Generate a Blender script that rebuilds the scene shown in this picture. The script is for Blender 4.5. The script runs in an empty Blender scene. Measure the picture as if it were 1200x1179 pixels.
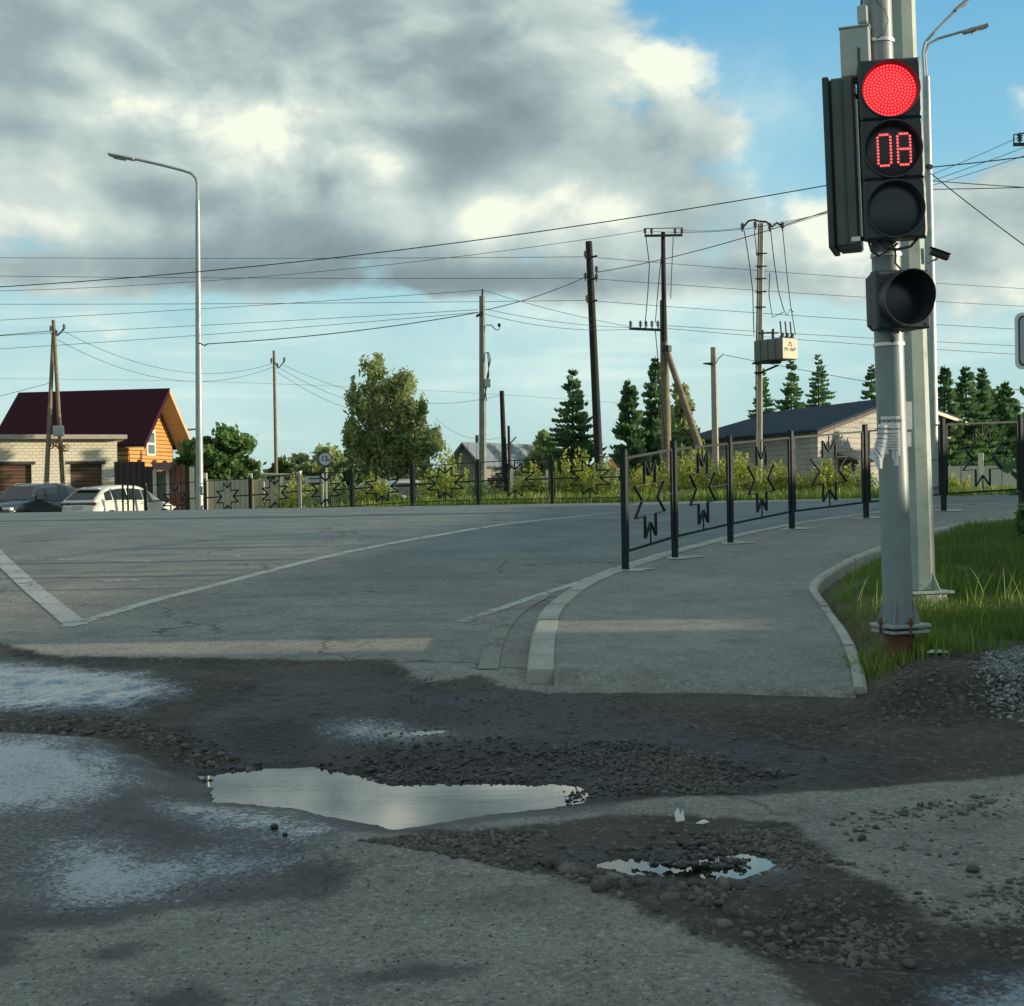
import bpy, math, random
import numpy as np
from math import sin, cos, pi, radians, tan, atan2, asin, sqrt
from mathutils import Vector, Matrix, Euler

SC = bpy.context.scene
COL = SC.collection
random.seed(7)
RNG = np.random.default_rng(11)

# ------------------------------------------------------------------ camera
EYE = Vector((0, 0, 1.4))
FPX = 1800.0
ROLL = 0.0165
PITCH = -0.0081
_f = Vector((0, cos(PITCH), sin(PITCH)))
_r0 = Vector((1, 0, 0)); _u0 = _r0.cross(_f)
_r = _r0 * cos(ROLL) - _u0 * sin(ROLL)
_u = _r0 * sin(ROLL) + _u0 * cos(ROLL)
cam_data = bpy.data.cameras.new('camera')
cam_data.sensor_width = 36; cam_data.lens = 36 * FPX / 1200
cam_data.clip_end = 5000; cam_data.clip_start = 0.1
cam = bpy.data.objects.new('camera', cam_data)
COL.objects.link(cam)
cam.matrix_world = Matrix(((_r.x, _u.x, -_f.x, EYE.x), (_r.y, _u.y, -_f.y, EYE.y), (_r.z, _u.z, -_f.z, EYE.z), (0, 0, 0, 1)))
SC.camera = cam
SC.view_settings.view_transform = 'Standard'
SC.view_settings.look = 'None'
SC.view_settings.exposure = 0.3
SC.view_settings.gamma = 1.0
SC.cycles.max_bounces = 4
SC.cycles.transparent_max_bounces = 16
SC.cycles.use_denoising = True

def ray(px, py):
    return _f + _r * ((px - 600) / FPX) + _u * ((589.5 - py) / FPX)
def P(px, py, d):
    v = ray(px, py)
    return EYE + v * (d / v.y)
def PZ(px, py, z):
    v = ray(px, py)
    return EYE + v * ((z - EYE.z) / v.z)

# ------------------------------------------------------------------ sun and sky
SUN_EL = radians(8.5); SUN_AZ = radians(90)      # azimuth clockwise from +Y
sund = Vector((sin(SUN_AZ) * cos(SUN_EL), cos(SUN_AZ) * cos(SUN_EL), sin(SUN_EL)))
sl = bpy.data.lights.new('sun', 'SUN'); sl.energy = 4.8; sl.angle = radians(0.5); sl.color = (1.0, 0.85, 0.62)
so = bpy.data.objects.new('sun', sl); COL.objects.link(so)
so.rotation_euler = sund.to_track_quat('Z', 'Y').to_euler(); so.location = (30, -5, 20)

class NT:
    """tiny node-tree helper"""
    def __init__(s, tree):
        s.t = tree; s.n = tree.nodes; s.l = tree.links
    def new(s, typ, **kw):
        n = s.n.new(typ)
        for k, v in kw.items(): setattr(n, k, v)
        return n
    def put(s, sock, v):
        if isinstance(v, bpy.types.NodeSocket): s.l.new(v, sock)
        elif isinstance(v, (tuple, list)) and len(v) == 3 and sock.type == 'RGBA': sock.default_value = (*v, 1)
        else: sock.default_value = v
    def m(s, op, a, b=0.0, c=0.0, clamp=False):
        n = s.new('ShaderNodeMath', operation=op, use_clamp=clamp)
        s.put(n.inputs[0], a); s.put(n.inputs[1], b); s.put(n.inputs[2], c)
        return n.outputs[0]
    def mix(s, f, a, b, blend='MIX'):
        n = s.new('ShaderNodeMix', data_type='RGBA', blend_type=blend)
        s.put(n.inputs[0], f); s.put(n.inputs[6], a); s.put(n.inputs[7], b)
        return n.outputs[2]
    def noise(s, vec, scale, detail=4, rough=.5, dist=0.0, col=False):
        n = s.new('ShaderNodeTexNoise')
        if vec is not None: s.l.new(vec, n.inputs['Vector'])
        n.inputs['Scale'].default_value = scale; n.inputs['Detail'].default_value = detail
        n.inputs['Roughness'].default_value = rough; n.inputs['Distortion'].default_value = dist
        return n.outputs['Color' if col else 'Fac']
    def vor(s, vec, scale, feature='F1', out='Distance'):
        n = s.new('ShaderNodeTexVoronoi', feature=feature)
        if vec is not None: s.l.new(vec, n.inputs['Vector'])
        n.inputs['Scale'].default_value = scale
        return n.outputs[out]
    def step(s, x, a, b):
        n = s.new('ShaderNodeMapRange', interpolation_type='SMOOTHSTEP')
        s.put(n.inputs[0], x); n.inputs[1].default_value = a; n.inputs[2].default_value = b
        return n.outputs[0]
    def comb(s, x, y, z):
        n = s.new('ShaderNodeCombineXYZ')
        s.put(n.inputs[0], x); s.put(n.inputs[1], y); s.put(n.inputs[2], z)
        return n.outputs[0]
    def attr(s, name, out='Fac'):
        n = s.new('ShaderNodeAttribute', attribute_name=name); return n.outputs[out]

world = bpy.data.worlds.new('World'); SC.world = world; world.use_nodes = True
W = NT(world.node_tree); W.n.clear()
tc = W.new('ShaderNodeTexCoord')
sep = W.new('ShaderNodeSeparateXYZ'); W.l.new(tc.outputs['Generated'], sep.inputs[0])
wx, wy, wz = sep.outputs
S_ = W.m('MULTIPLY', W.m('ARCTAN2', wx, wy), 1.8)            # azimuth, scaled
T_ = W.m('MULTIPLY', W.m('ARCSINE', wz), 1.8)                # elevation, scaled
def st(px, py):
    v = ray(px, py).normalized(); return atan2(v.x, v.y) * 1.8, asin(v.z) * 1.8
def blob(px, py, rx, ry, amp, soft=1.0):
    s0, t0 = st(px, py)
    a = W.m('DIVIDE', W.m('SUBTRACT', S_, s0), rx / 1000.0)
    b = W.m('DIVIDE', W.m('SUBTRACT', T_, t0), ry / 1000.0)
    r2 = W.m('ADD', W.m('MULTIPLY', a, a), W.m('MULTIPLY', b, b))
    return W.m('MULTIPLY', W.m('EXPONENT', W.m('MULTIPLY', r2, -1.0)), amp)
def summ(L):
    o = L[0]
    for x in L[1:]: o = W.m('ADD', o, x)
    return o
# cover: where clouds stand
cover = summ([blob(100, 90, 480, 190, .72), blob(560, 70, 270, 120, .62), blob(380, 240, 420, 80, .34), blob(700, 60, 110, 80, .22),
              blob(740, 190, 110, 60, .30), blob(640, 250, 200, 50, .28), blob(1120, 265, 170, 60, .60), blob(930, 300, 130, 45, .42), blob(1100, 350, 180, 45, .28),
              blob(620, 328, 200, 16, .42), blob(160, 322, 360, 18, .40), blob(1010, 70, 150, 130, -.62), blob(960, 180, 80, 60, -.32), blob(1020, 0, 60, 20, .15),
              blob(870, 150, 50, 18, .25), blob(800, 130, 50, 60, .25), blob(720, 270, 120, 40, .2), blob(300, 345, 420, 22, .2), blob(880, 325, 240, 14, .28), blob(500, 380, 600, 25, -.12)])
# elsewhere in the sky (out of the picture) loose cloud
outside = W.m('MULTIPLY', W.step(W.m('ABSOLUTE', S_), 0.75, 1.2), .42)
high = W.m('MULTIPLY', W.step(T_, 0.62, 0.95), .22)
low = W.m('MULTIPLY', W.step(T_, 0.30, 0.0), -.35)
cover = summ([cover, outside, high, low])
v0 = W.comb(S_, W.m('MULTIPLY', T_, 1.45), 3.7)
warp = W.noise(v0, 3.2, 2, .5, 0, True)
def fbm(ds, dt, det):
    vm = W.new('ShaderNodeVectorMath', operation='MULTIPLY_ADD')
    W.l.new(warp, vm.inputs[0]); vm.inputs[1].default_value = (.12, .12, 0); W.l.new(v0, vm.inputs[2])
    va = W.new('ShaderNodeVectorMath', operation='ADD'); W.l.new(vm.outputs[0], va.inputs[0]); va.inputs[1].default_value = (ds, dt * 1.45, 0)
    big = W.noise(va.outputs[0], 3.3, 1, .5)
    mid = W.noise(va.outputs[0], 8.2, det, .54)
    return W.m('ADD', W.m('MULTIPLY', big, .58), W.m('MULTIPLY', mid, .74))
n1 = fbm(0, 0, 7); n2 = fbm(.018, .030, 6); n3 = fbm(.060, .085, 1)
dens = W.m('ADD', cover, W.m('MULTIPLY', W.m('SUBTRACT', n1, .66), 2.1))
alpha = W.step(dens, .02, .40)
thick = W.step(dens, .25, 1.0)
lit = W.m('ADD', .47, W.m('ADD', W.m('MULTIPLY', W.m('SUBTRACT', n1, n2), 1.35), W.m('MULTIPLY', W.m('SUBTRACT', n1, n3), .95)))
lit = W.m('SUBTRACT', W.m('ADD', lit, .10), W.m('MULTIPLY', thick, .26))
bright = summ([blob(440, 195, 45, 40, .4), blob(150, 130, 60, 30, .25), blob(235, 165, 150, 50, .62), blob(340, 195, 90, 60, .35), blob(30, 290, 110, 60, .42), blob(30, 190, 90, 50, .3), blob(640, 250, 120, 40, .62), blob(470, 235, 40, 50, .35), blob(560, 260, 30, 40, .3),
               blob(790, 80, 60, 60, .45), blob(720, 70, 90, 50, .25), blob(960, 280, 70, 60, .55), blob(1120, 270, 120, 60, .18), blob(1150, 360, 120, 40, .25),
               blob(560, 170, 170, 50, -.30), blob(420, 300, 300, 22, -.3), blob(620, 330, 220, 22, -.42), blob(100, 315, 300, 22, -.36), blob(140, 40, 260, 60, -.14),
               blob(640, 40, 130, 40, -.05)])
lit = W.m('ADD', lit, W.m('MULTIPLY', bright, W.m('ADD', .35, W.m('MULTIPLY', n1, .9))), clamp=True)
ramp = W.new('ShaderNodeValToRGB'); W.l.new(lit, ramp.inputs[0])
cr = ramp.color_ramp
cr.elements[0].position = 0.0; cr.elements[0].color = (.195, .262, .275, 1)
cr.elements[1].position = 1.0; cr.elements[1].color = (.76, .80, .68, 1)
for p_, c_ in ((.28, (.26, .34, .348)), (.52, (.37, .455, .445)), (.78, (.52, .60, .56))):
    e = cr.elements.new(p_); e.color = (*c_, 1)
sky = W.new('ShaderNodeTexSky', sky_type='NISHITA', sun_disc=False)
sky.sun_elevation = SUN_EL; sky.sun_rotation = SUN_AZ
sky.air_density = 1.2; sky.dust_density = .6; sky.ozone_density = 2.0
BG = 0.1
g = W.new('ShaderNodeValToRGB'); W.l.new(T_, g.inputs[0])
ge = g.color_ramp
ge.elements[0].position = 0.0; ge.elements[0].color = (.45, .66, .66, 1)
ge.elements[1].position = 1.0; ge.elements[1].color = (.13, .32, .55, 1)
for p_, c_ in ((.14, (.40, .65, .69)), (.26, (.34, .61, .70)), (.38, (.22, .52, .70)), (.58, (.125, .40, .66))):
    e = ge.elements.new(p_); e.color = (*c_, 1)
def scale10(c):
    vm = W.new('ShaderNodeVectorMath', operation='SCALE'); W.l.new(c, vm.inputs[0]); vm.inputs[3].default_value = 1 / BG
    return vm.outputs[0]
base_sky = W.mix(.8, sky.outputs[0], scale10(g.outputs[0]))
# thin streaks low over the horizon
stv = W.comb(W.m('MULTIPLY', S_, 1.4), W.m('MULTIPLY', T_, 14.0), 9.1)
streak = W.step(W.noise(stv, 2.6, 6, .55, .3), .48, .75)
streak = W.m('MULTIPLY', streak, W.m('MULTIPLY', W.step(T_, .36, .14), .45))
veil = W.m('MULTIPLY', summ([blob(760, 230, 130, 110, .75), blob(250, 375, 420, 40, .6), blob(900, 350, 300, 70, .7), blob(900, 120, 60, 60, .35), blob(560, 330, 300, 50, .55), blob(700, 120, 200, 60, .3), blob(100, 480, 500, 60, .5), blob(700, 450, 500, 60, .4)]), W.step(n1, .42, .82))
streak = W.m('ADD', streak, veil, clamp=True)
base_sky = W.mix(streak, base_sky, (5.7, 7.2, 6.8))
skycol = W.mix(alpha, base_sky, scale10(ramp.outputs[0]))
bg = W.new('ShaderNodeBackground'); W.l.new(skycol, bg.inputs[0]); bg.inputs[1].default_value = BG
wo = W.new('ShaderNodeOutputWorld'); W.l.new(bg.outputs[0], wo.inputs[0])
world.cycles.sampling_method = 'MANUAL'; world.cycles.sample_map_resolution = 1024

# ------------------------------------------------------------------ helpers
def tag(o, label=None, cat=None, group=None, kind=None):
    if label: o['label'] = label
    if cat: o['category'] = cat
    if group: o['group'] = group
    if kind: o['kind'] = kind
    return o
def thing(name, loc, label, cat, group=None):
    o = bpy.data.objects.new(name, None); o.empty_display_size = .2
    COL.objects.link(o); o.location = loc
    return tag(o, label, cat, group)

class MB:
    def __init__(s): s.v = []; s.f = []; s.uv = None
    def add(s, vs, fs):
        b = len(s.v); s.v += [tuple(p) for p in vs]; s.f += [tuple(i + b for i in f) for f in fs]; return s
    def box(s, c, size, R=None):
        c = Vector(c); hx, hy, hz = [q / 2 for q in size]
        vs = [Vector((x, y, z)) for x in (-hx, hx) for y in (-hy, hy) for z in (-hz, hz)]
        if R is not None: vs = [R @ p for p in vs]
        return s.add([p + c for p in vs], [(0, 1, 3, 2), (4, 6, 7, 5), (0, 4, 5, 1), (2, 3, 7, 6), (0, 2, 6, 4), (1, 5, 7, 3)])
    def bbox(s, c, size, bev=.01, R=None):
        """box with bevelled long edges (chamfer all round)"""
        bm = []; c = Vector(c); hx, hy, hz = [q / 2 for q in size]; b = min(bev, hx * .9, hy * .9, hz * .9)
        vs = []; idx = {}
        def vid(p):
            k = tuple(round(q, 6) for q in p)
            if k not in idx: idx[k] = len(vs); vs.append(Vector(p))
            return idx[k]
        fs = []
        H = (hx, hy, hz)
        def pt(sg, ax):  # corner point lying in face ax
            return tuple(sg[i] * (H[i] if i == ax else H[i] - b) for i in range(3))
        for ax in range(3):
            o1, o2 = (ax + 1) % 3, (ax + 2) % 3
            for sgn in (-1, 1):
                q = []
                for a, d in ((-1, -1), (1, -1), (1, 1), (-1, 1)):
                    sg = [0, 0, 0]; sg[ax] = sgn; sg[o1] = a; sg[o2] = d; q.append(vid(pt(sg, ax)))
                fs.append(q if sgn > 0 else q[::-1])
        for ax in range(3):
            o1, o2 = (ax + 1) % 3, (ax + 2) % 3
            for a in (-1, 1):
                for d in (-1, 1):
                    q = []
                    for e, face in ((-1, o1), (1, o1), (1, o2), (-1, o2)):
                        sg = [0, 0, 0]; sg[ax] = e; sg[o1] = a; sg[o2] = d; q.append(vid(pt(sg, face)))
                    fs.append(q)
        for a in (-1, 1):
            for d in (-1, 1):
                for e in (-1, 1):
                    fs.append([vid(pt((a, d, e), k)) for k in range(3)])
        if R is not None: vs = [R @ p for p in vs]
        return s.add([p + c for p in vs], fs)
    def tube(s, pts, rad, n=8, cap=True, phase=0):
        pts = [Vector(p) for p in pts]
        if not isinstance(rad, (list, tuple)): rad = [rad] * len(pts)
        t = (pts[1] - pts[0]).normalized()
        a = t.orthogonal().normalized() if abs(t.z) < .99 else Vector((1, 0, 0))
        a = (a - t * a.dot(t)).normalized()
        vs = []; fs = []
        for i, p in enumerate(pts):
            if i == 0: t = (pts[1] - pts[0])
            elif i == len(pts) - 1: t = pts[-1] - pts[-2]
            else: t = (pts[i + 1] - pts[i]).normalized() + (pts[i] - pts[i - 1]).normalized()
            t.normalize(); a = (a - t * a.dot(t)).normalized(); b = t.cross(a)
            for k in range(n):
                w = 2 * pi * k / n + phase
                vs.append(p + (a * cos(w) + b * sin(w)) * rad[i])
        for i in range(len(pts) - 1):
            for k in range(n):
                k2 = (k + 1) % n
                fs.append((i * n + k, i * n + k2, (i + 1) * n + k2, (i + 1) * n + k))
        if cap: fs.append(tuple(range(n))[::-1]); fs.append(tuple((len(pts) - 1) * n + k for k in range(n)))
        return s.add(vs, fs)
    def prism(s, poly, d):
        """poly: list of 3-D points (planar), d: extrusion vector"""
        poly = [Vector(p) for p in poly]; d = Vector(d); n = len(poly)
        vs = poly + [p + d for p in poly]
        fs = [tuple(range(n)), tuple(range(2 * n - 1, n - 1, -1))] + [(i, i + n, (i + 1) % n + n, (i + 1) % n) for i in range(n)]
        return s.add(vs, fs)
    def build(s, name, mat, parent=None, loc=None, smooth=False, fix=True):
        off = Vector(loc) if loc is not None else (parent_origin(parent) if parent is not None else Vector((0, 0, 0)))
        me = bpy.data.meshes.new(name)
        me.from_pydata([(p[0] - off.x, p[1] - off.y, p[2] - off.z) for p in s.v], [], s.f)
        if fix:
            import bmesh
            bm = bmesh.new(); bm.from_mesh(me); bmesh.ops.recalc_face_normals(bm, faces=bm.faces); bm.to_mesh(me); bm.free()
        if mat: me.materials.append(mat)
        if smooth:
            me.polygons.foreach_set('use_smooth', [True] * len(me.polygons))
            try: me.set_sharp_from_angle(angle=radians(40))
            except Exception: pass
        o = bpy.data.objects.new(name, me); COL.objects.link(o)
        if parent is not None: o.parent = parent
        else: o.location = off
        return o
def parent_origin(p):
    v = Vector(p.location)
    q = p.parent
    while q is not None: v += Vector(q.location); q = q.parent
    return v
def np_mesh(name, V, F, mat, attrs=None, parent=None, smooth=False, off=None):
    """V (n,3) float, F (m,k) int, all faces the same size"""
    me = bpy.data.meshes.new(name)
    V = np.asarray(V, np.float32)
    if off is None and parent is not None: off = parent_origin(parent)
    if off is not None: V = V - np.array(off, np.float32)
    F = np.asarray(F, np.int32); m, k = F.shape
    me.vertices.add(len(V)); me.vertices.foreach_set('co', V.ravel())
    me.loops.add(m * k); me.loops.foreach_set('vertex_index', F.ravel())
    me.polygons.add(m); me.polygons.foreach_set('loop_start', np.arange(0, m * k, k, dtype=np.int32))
    me.update(calc_edges=True)
    if smooth: me.polygons.foreach_set('use_smooth', np.ones(m, bool))
    for nm, a in (attrs or {}).items():
        at = me.attributes.new(nm, 'FLOAT', 'POINT'); at.data.foreach_set('value', np.asarray(a, np.float32))
    me.materials.append(mat)
    o = bpy.data.objects.new(name, me); COL.objects.link(o)
    if parent is not None: o.parent = parent
    elif off is not None: o.location = off
    return o

MATS = {}
def mat(name, color, rough=.6, metal=0.0, var=.12, scale=3.0, bump=0.0, bscale=40.0, spec=.5, emit=None, estr=0, dirt=None, dscale=1.5):
    if name in MATS: return MATS[name]
    m = bpy.data.materials.new(name); m.use_nodes = True
    N = NT(m.node_tree); b = N.n['Principled BSDF']
    t = N.new('ShaderNodeTexCoord').outputs['Object']
    if var:
        nz = N.noise(t, scale, 6, .6)
        c = N.mix(N.step(nz, .25, .75), tuple(q * (1 - var) for q in color), tuple(min(1, q * (1 + var)) for q in color))
    else:
        rgb = N.new('ShaderNodeRGB'); rgb.outputs[0].default_value = (*color, 1); c = rgb.outputs[0]
    if dirt: c = N.mix(N.step(N.noise(t, dscale, 8, .7), .5, .72), c, dirt)
    N.l.new(c, b.inputs['Base Color'])
    b.inputs['Roughness'].default_value = rough; b.inputs['Metallic'].default_value = metal
    b.inputs['Specular IOR Level'].default_value = spec
    if var:
        N.l.new(N.m('ADD', rough - .08, N.m('MULTIPLY', N.noise(t, scale * 2.3, 4), .16)), b.inputs['Roughness'])
    if emit: b.inputs['Emission Color'].default_value = (*emit, 1); b.inputs['Emission Strength'].default_value = estr
    if bump:
        bp = N.new('ShaderNodeBump'); bp.inputs['Strength'].default_value = bump; bp.inputs['Distance'].default_value = .01
        N.l.new(N.noise(t, bscale, 5, .6), bp.inputs['Height']); N.l.new(bp.outputs[0], b.inputs['Normal'])
    MATS[name] = m; return m

# ------------------------------------------------------------------ the lie of the land
_py = np.array([-40, 0, 4, 6, 7.66, 8.6, 10.6, 14.2, 16.5, 18, 20, 24, 38, 60, 600.])
_pz = np.array([-1.45, -1.40, -1.38, -1.28, -1.13, -1.08, -.99, -.86, -.69, -.58, -.46, -.385, -.35, -.40, -1.2])
_ty = np.arange(-40, 600, .05); _tz = np.interp(_ty, _py, _pz)
_k = np.exp(-.5 * (np.arange(-30, 31) * .05 / .5) ** 2); _k /= _k.sum()
_tz = np.convolve(np.pad(_tz, 30, 'edge'), _k, 'valid')
def sst(x, a, b):
    t = np.clip((x - a) / (b - a), 0, 1); return t * t * (3 - 2 * t)
def gz(x, y):
    """smooth ground height"""
    x = np.asarray(x, float); y = np.asarray(y, float)
    z = 1.4 + np.interp(y, _ty, _tz)
    z = z - sst(y, 38.8, 50) * (.15 + .55 * sst(-x, -2, 7))
    z = z + .03 * np.clip(x - 3, 0, 6) * sst(y, 6, 12) * sst(-y, -40, -24)
    return z
def G(px, py, dz=0.0):
    """pixel to point on the ground (dz above it)"""
    v = ray(px, py); t = np.arange(2.0, 140, .01)
    zz = EYE.z + v.z * t / v.y; g_ = gz(v.x * t / v.y, t) + dz
    i = int(np.argmax(zz <= g_)); 
    if not (zz <= g_).any(): i = len(t) - 1
    return Vector((v.x * t[i] / v.y, t[i], float(g_[i])))
def poly_sd(X, Y, poly):
    """signed distance (inside positive) from points to a polygon"""
    poly = np.array([(p[0], p[1]) for p in poly]); n = len(poly)
    d2 = np.full(X.shape, 1e18); ins = np.zeros(X.shape, bool)
    for i in range(n):
        ax, ay = poly[i]; bx, by = poly[(i + 1) % n]
        ex, ey = bx - ax, by - ay; L = ex * ex + ey * ey + 1e-12
        t = np.clip(((X - ax) * ex + (Y - ay) * ey) / L, 0, 1)
        d2 = np.minimum(d2, (X - ax - t * ex) ** 2 + (Y - ay - t * ey) ** 2)
        c = (ay > Y) != (by > Y)
        with np.errstate(divide='ignore', invalid='ignore'):
            xi = ax + (Y - ay) * ex / (ey if abs(ey) > 1e-12 else 1e-12)
        ins ^= c & (X < xi)
    d = np.sqrt(d2); return np.where(ins, d, -d)
def gp(pts): return [G(x, y) for x, y in pts]
def gpz(dz, pts): return [G(x, y, dz) for x, y in pts]
rise_poly = gpz(.15, [(1018, 792), (1000, 765), (985, 745), (960, 712), (950, 692), (958, 680), (987, 660), (1035, 642), (1100, 618), (1210, 608), (1500, 604), (1500, 800), (1100, 802)])
foot_poly = gpz(.05, [(640, 812), (646, 770), (674, 699), (735, 667), (855, 632), (1015, 603), (1105, 603), (1035, 642), (957, 680), (949, 692), (1016, 812)])

mud_poly = gp([(-140, 742), (0, 753), (60, 768), (300, 772), (462, 773), (500, 800), (560, 790), (600, 806), (640, 812), (1012, 813), (1030, 790), (1062, 768), (1100, 757), (1400, 752),
               (1400, 898), (1200, 909), (1080, 918), (1000, 925), (860, 934), (750, 941), (700, 945), (560, 961), (470, 975), (330, 946), (245, 941), (238, 905), (170, 880), (100, 864), (0, 858), (-140, 850)])
mud2_poly = gp([(478, 982), (560, 985), (690, 965), (800, 958), (925, 966), (952, 990), (935, 1010), (1000, 1035), (1075, 1062), (1100, 1085), (1200, 1085), (1400, 1060), (1400, 1290),
                (1000, 1250), (930, 1150), (860, 1110), (760, 1085), (690, 1050), (600, 1030), (520, 1008)])
wet_poly = gp([(-140, 862), (0, 862), (100, 867), (170, 882), (236, 908), (245, 942), (330, 950), (430, 972), (470, 978), (420, 985), (350, 1008), (395, 1030), (372, 1050), (200, 1068), (90, 1088), (-140, 1100)])
wet2_poly = gp([(-140, 752), (0, 760), (90, 775), (190, 790), (215, 812), (180, 835), (0, 838), (-140, 835)])
wet3_poly = gp([(1090, 1130), (1180, 1120), (1400, 1100), (1400, 1250), (1130, 1250), (1050, 1170)])
wet4_poly = gp([(480, 800), (620, 812), (860, 860), (1060, 890), (1060, 905), (900, 925), (700, 935), (240, 925), (200, 890), (230, 830), (330, 790)])
sheens = [gp([(-140, 862), (60, 866), (140, 885), (150, 915), (90, 950), (-140, 960)]), gp([(190, 940), (245, 945), (330, 958), (395, 985), (350, 1000), (280, 985), (210, 955)]), gp([(70, 985), (120, 985), (170, 1005), (260, 1000), (330, 1005), (330, 1022), (230, 1030), (180, 1055), (60, 1062), (40, 1045), (60, 1020)]),
          gp([(-140, 765), (60, 775), (160, 785), (210, 805), (150, 825), (-140, 832)]), gp([(390, 842), (430, 836), (500, 840), (520, 852), (470, 862), (400, 852)]), gp([(830, 996), (905, 1000), (920, 1012), (895, 1026), (850, 1030)]), gp([(1120, 1150), (1180, 1138), (1400, 1120), (1400, 1260), (1180, 1260), (1100, 1190)])]
spots = [gp([(112, 1116), (130, 1111), (160, 1113), (150, 1121), (120, 1122)]), gp([(470, 1125), (560, 1135), (500, 1150), (430, 1148)]),
         gp([(-60, 1095), (30, 1100), (10, 1130), (-60, 1140)]), gp([(170, 1170), (230, 1160), (260, 1175), (240, 1220), (160, 1220)])]
verge_poly = gpz(.13, [(1012, 782), (985, 745), (960, 712), (950, 692), (958, 680), (987, 660), (1035, 642), (1100, 618), (1210, 608), (1500, 604), (1500, 750), (1100, 757), (1062, 768), (1030, 785)])
PUD = [(-1.272 + 1.4, [(230, 907), (262, 904), (300, 900), (325, 894), (352, 893), (372, 897), (400, 903), (455, 907), (440, 913), (455, 917), (520, 917), (560, 916), (640, 918), (680, 921), (693, 931), (688, 940), (670, 945), (640, 949), (560, 957), (505, 967), (462, 973), (425, 965), (340, 948), (300, 944), (246, 941), (244, 922)]),
       (-1.312 + 1.4, [(690, 1014), (712, 1008), (745, 1006), (775, 1010), (800, 1012), (815, 1008), (832, 1000), (868, 998), (905, 1003), (910, 1012), (898, 1024), (870, 1030), (836, 1031), (815, 1028), (800, 1031), (770, 1027), (735, 1026)]),
       (-1.205 + 1.4, [(478, 858), (492, 856), (515, 855), (530, 857), (515, 861), (490, 863)]),
       ]
pud_polys = [(L, [PZ(x, y, L) for x, y in pts]) for L, pts in PUD]
def vnoise(X, Y, s, seed=0):
    """cheap smooth value noise"""
    x = X * s + seed * 17.3; y = Y * s + seed * 9.1
    xi = np.floor(x).astype(int); yi = np.floor(y).astype(int); fx = x - xi; fy = y - yi
    fx = fx * fx * (3 - 2 * fx); fy = fy * fy * (3 - 2 * fy)
    def h(a, b):
        q = np.sin(a * 127.1 + b * 311.7 + seed * 74.7) * 43758.5453; return q - np.floor(q)
    return (h(xi, yi) * (1 - fx) + h(xi + 1, yi) * fx) * (1 - fy) + (h(xi, yi + 1) * (1 - fx) + h(xi + 1, yi + 1) * fx) * fy
def fb(X, Y, s, seed=0, o=4):
    r = 0; a = .5
    for k in range(o): r = r + a * vnoise(X, Y, s * 2 ** k, seed + k); a *= .5
    return r
MASK_CACHE = {}
def ground_full(X, Y, masks=False):
    """ground height with potholes, verge rise and rubble; optional masks"""
    X = np.asarray(X, float); Y = np.asarray(Y, float)
    z = gz(X, Y)
    near = (Y > 2) & (Y < 24) & (X > -12) & (X < 16)
    m = {k: np.zeros(X.shape) for k in ('mud', 'wet', 'verge', 'film', 'sheen')}
    xs, ys = X[near], Y[near]; zz = z[near]
    mud = np.maximum(poly_sd(xs, ys, mud_poly), poly_sd(xs, ys, mud2_poly))
    ver = poly_sd(xs, ys, verge_poly)
    zz = zz + .165 * sst(poly_sd(xs, ys, rise_poly), -.02, .40)
    rough = fb(xs, ys, 3.0, 5) - .47; fine = fb(xs, ys, 14., 8) - .47
    nf = sst(-poly_sd(xs, ys, foot_poly), .02, .35)
    zz = zz + nf * sst(mud, -.02, .12) * (-.018 + .05 * rough + .022 * fine)
    zz = zz + sst(ver, 0, .2) * .04 * rough
    for L, pp in pud_polys:
        sd = poly_sd(xs, ys, pp) + .035 * fine * 2
        L0 = L
        inside = L0 - .05 * np.clip(sd / .15, 0, 1)
        rim = L0 + .004 + np.clip(-sd, 0, 1) * .10 + .01 * np.clip(fine, 0, 1)
        w = sst(-sd, .05, .7)
        zz = np.where(sd > 0, inside, rim * (1 - w) + zz * w)
    z[near] = zz
    if not masks: return z
    wet = np.maximum(np.maximum(poly_sd(xs, ys, wet_poly), poly_sd(xs, ys, wet2_poly)), poly_sd(xs, ys, wet3_poly))
    for s_ in spots: wet = np.maximum(wet, poly_sd(xs, ys, s_))
    film = wet.copy(); sheen = np.full(xs.shape, -9.)
    for s_ in sheens: sheen = np.maximum(sheen, poly_sd(xs, ys, s_))
    wet = np.maximum(wet, poly_sd(xs, ys, wet4_poly))
    for L, pp in pud_polys: wet = np.maximum(wet, poly_sd(xs, ys, pp) + .18)
    for k, a, w in (('mud', mud, .30), ('wet', wet, .30), ('verge', ver, .3), ('film', film, .5), ('sheen', sheen, .22)):
        m[k][near] = np.clip(.5 + a / (2 * w), 0, 1)
    return z, m

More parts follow.
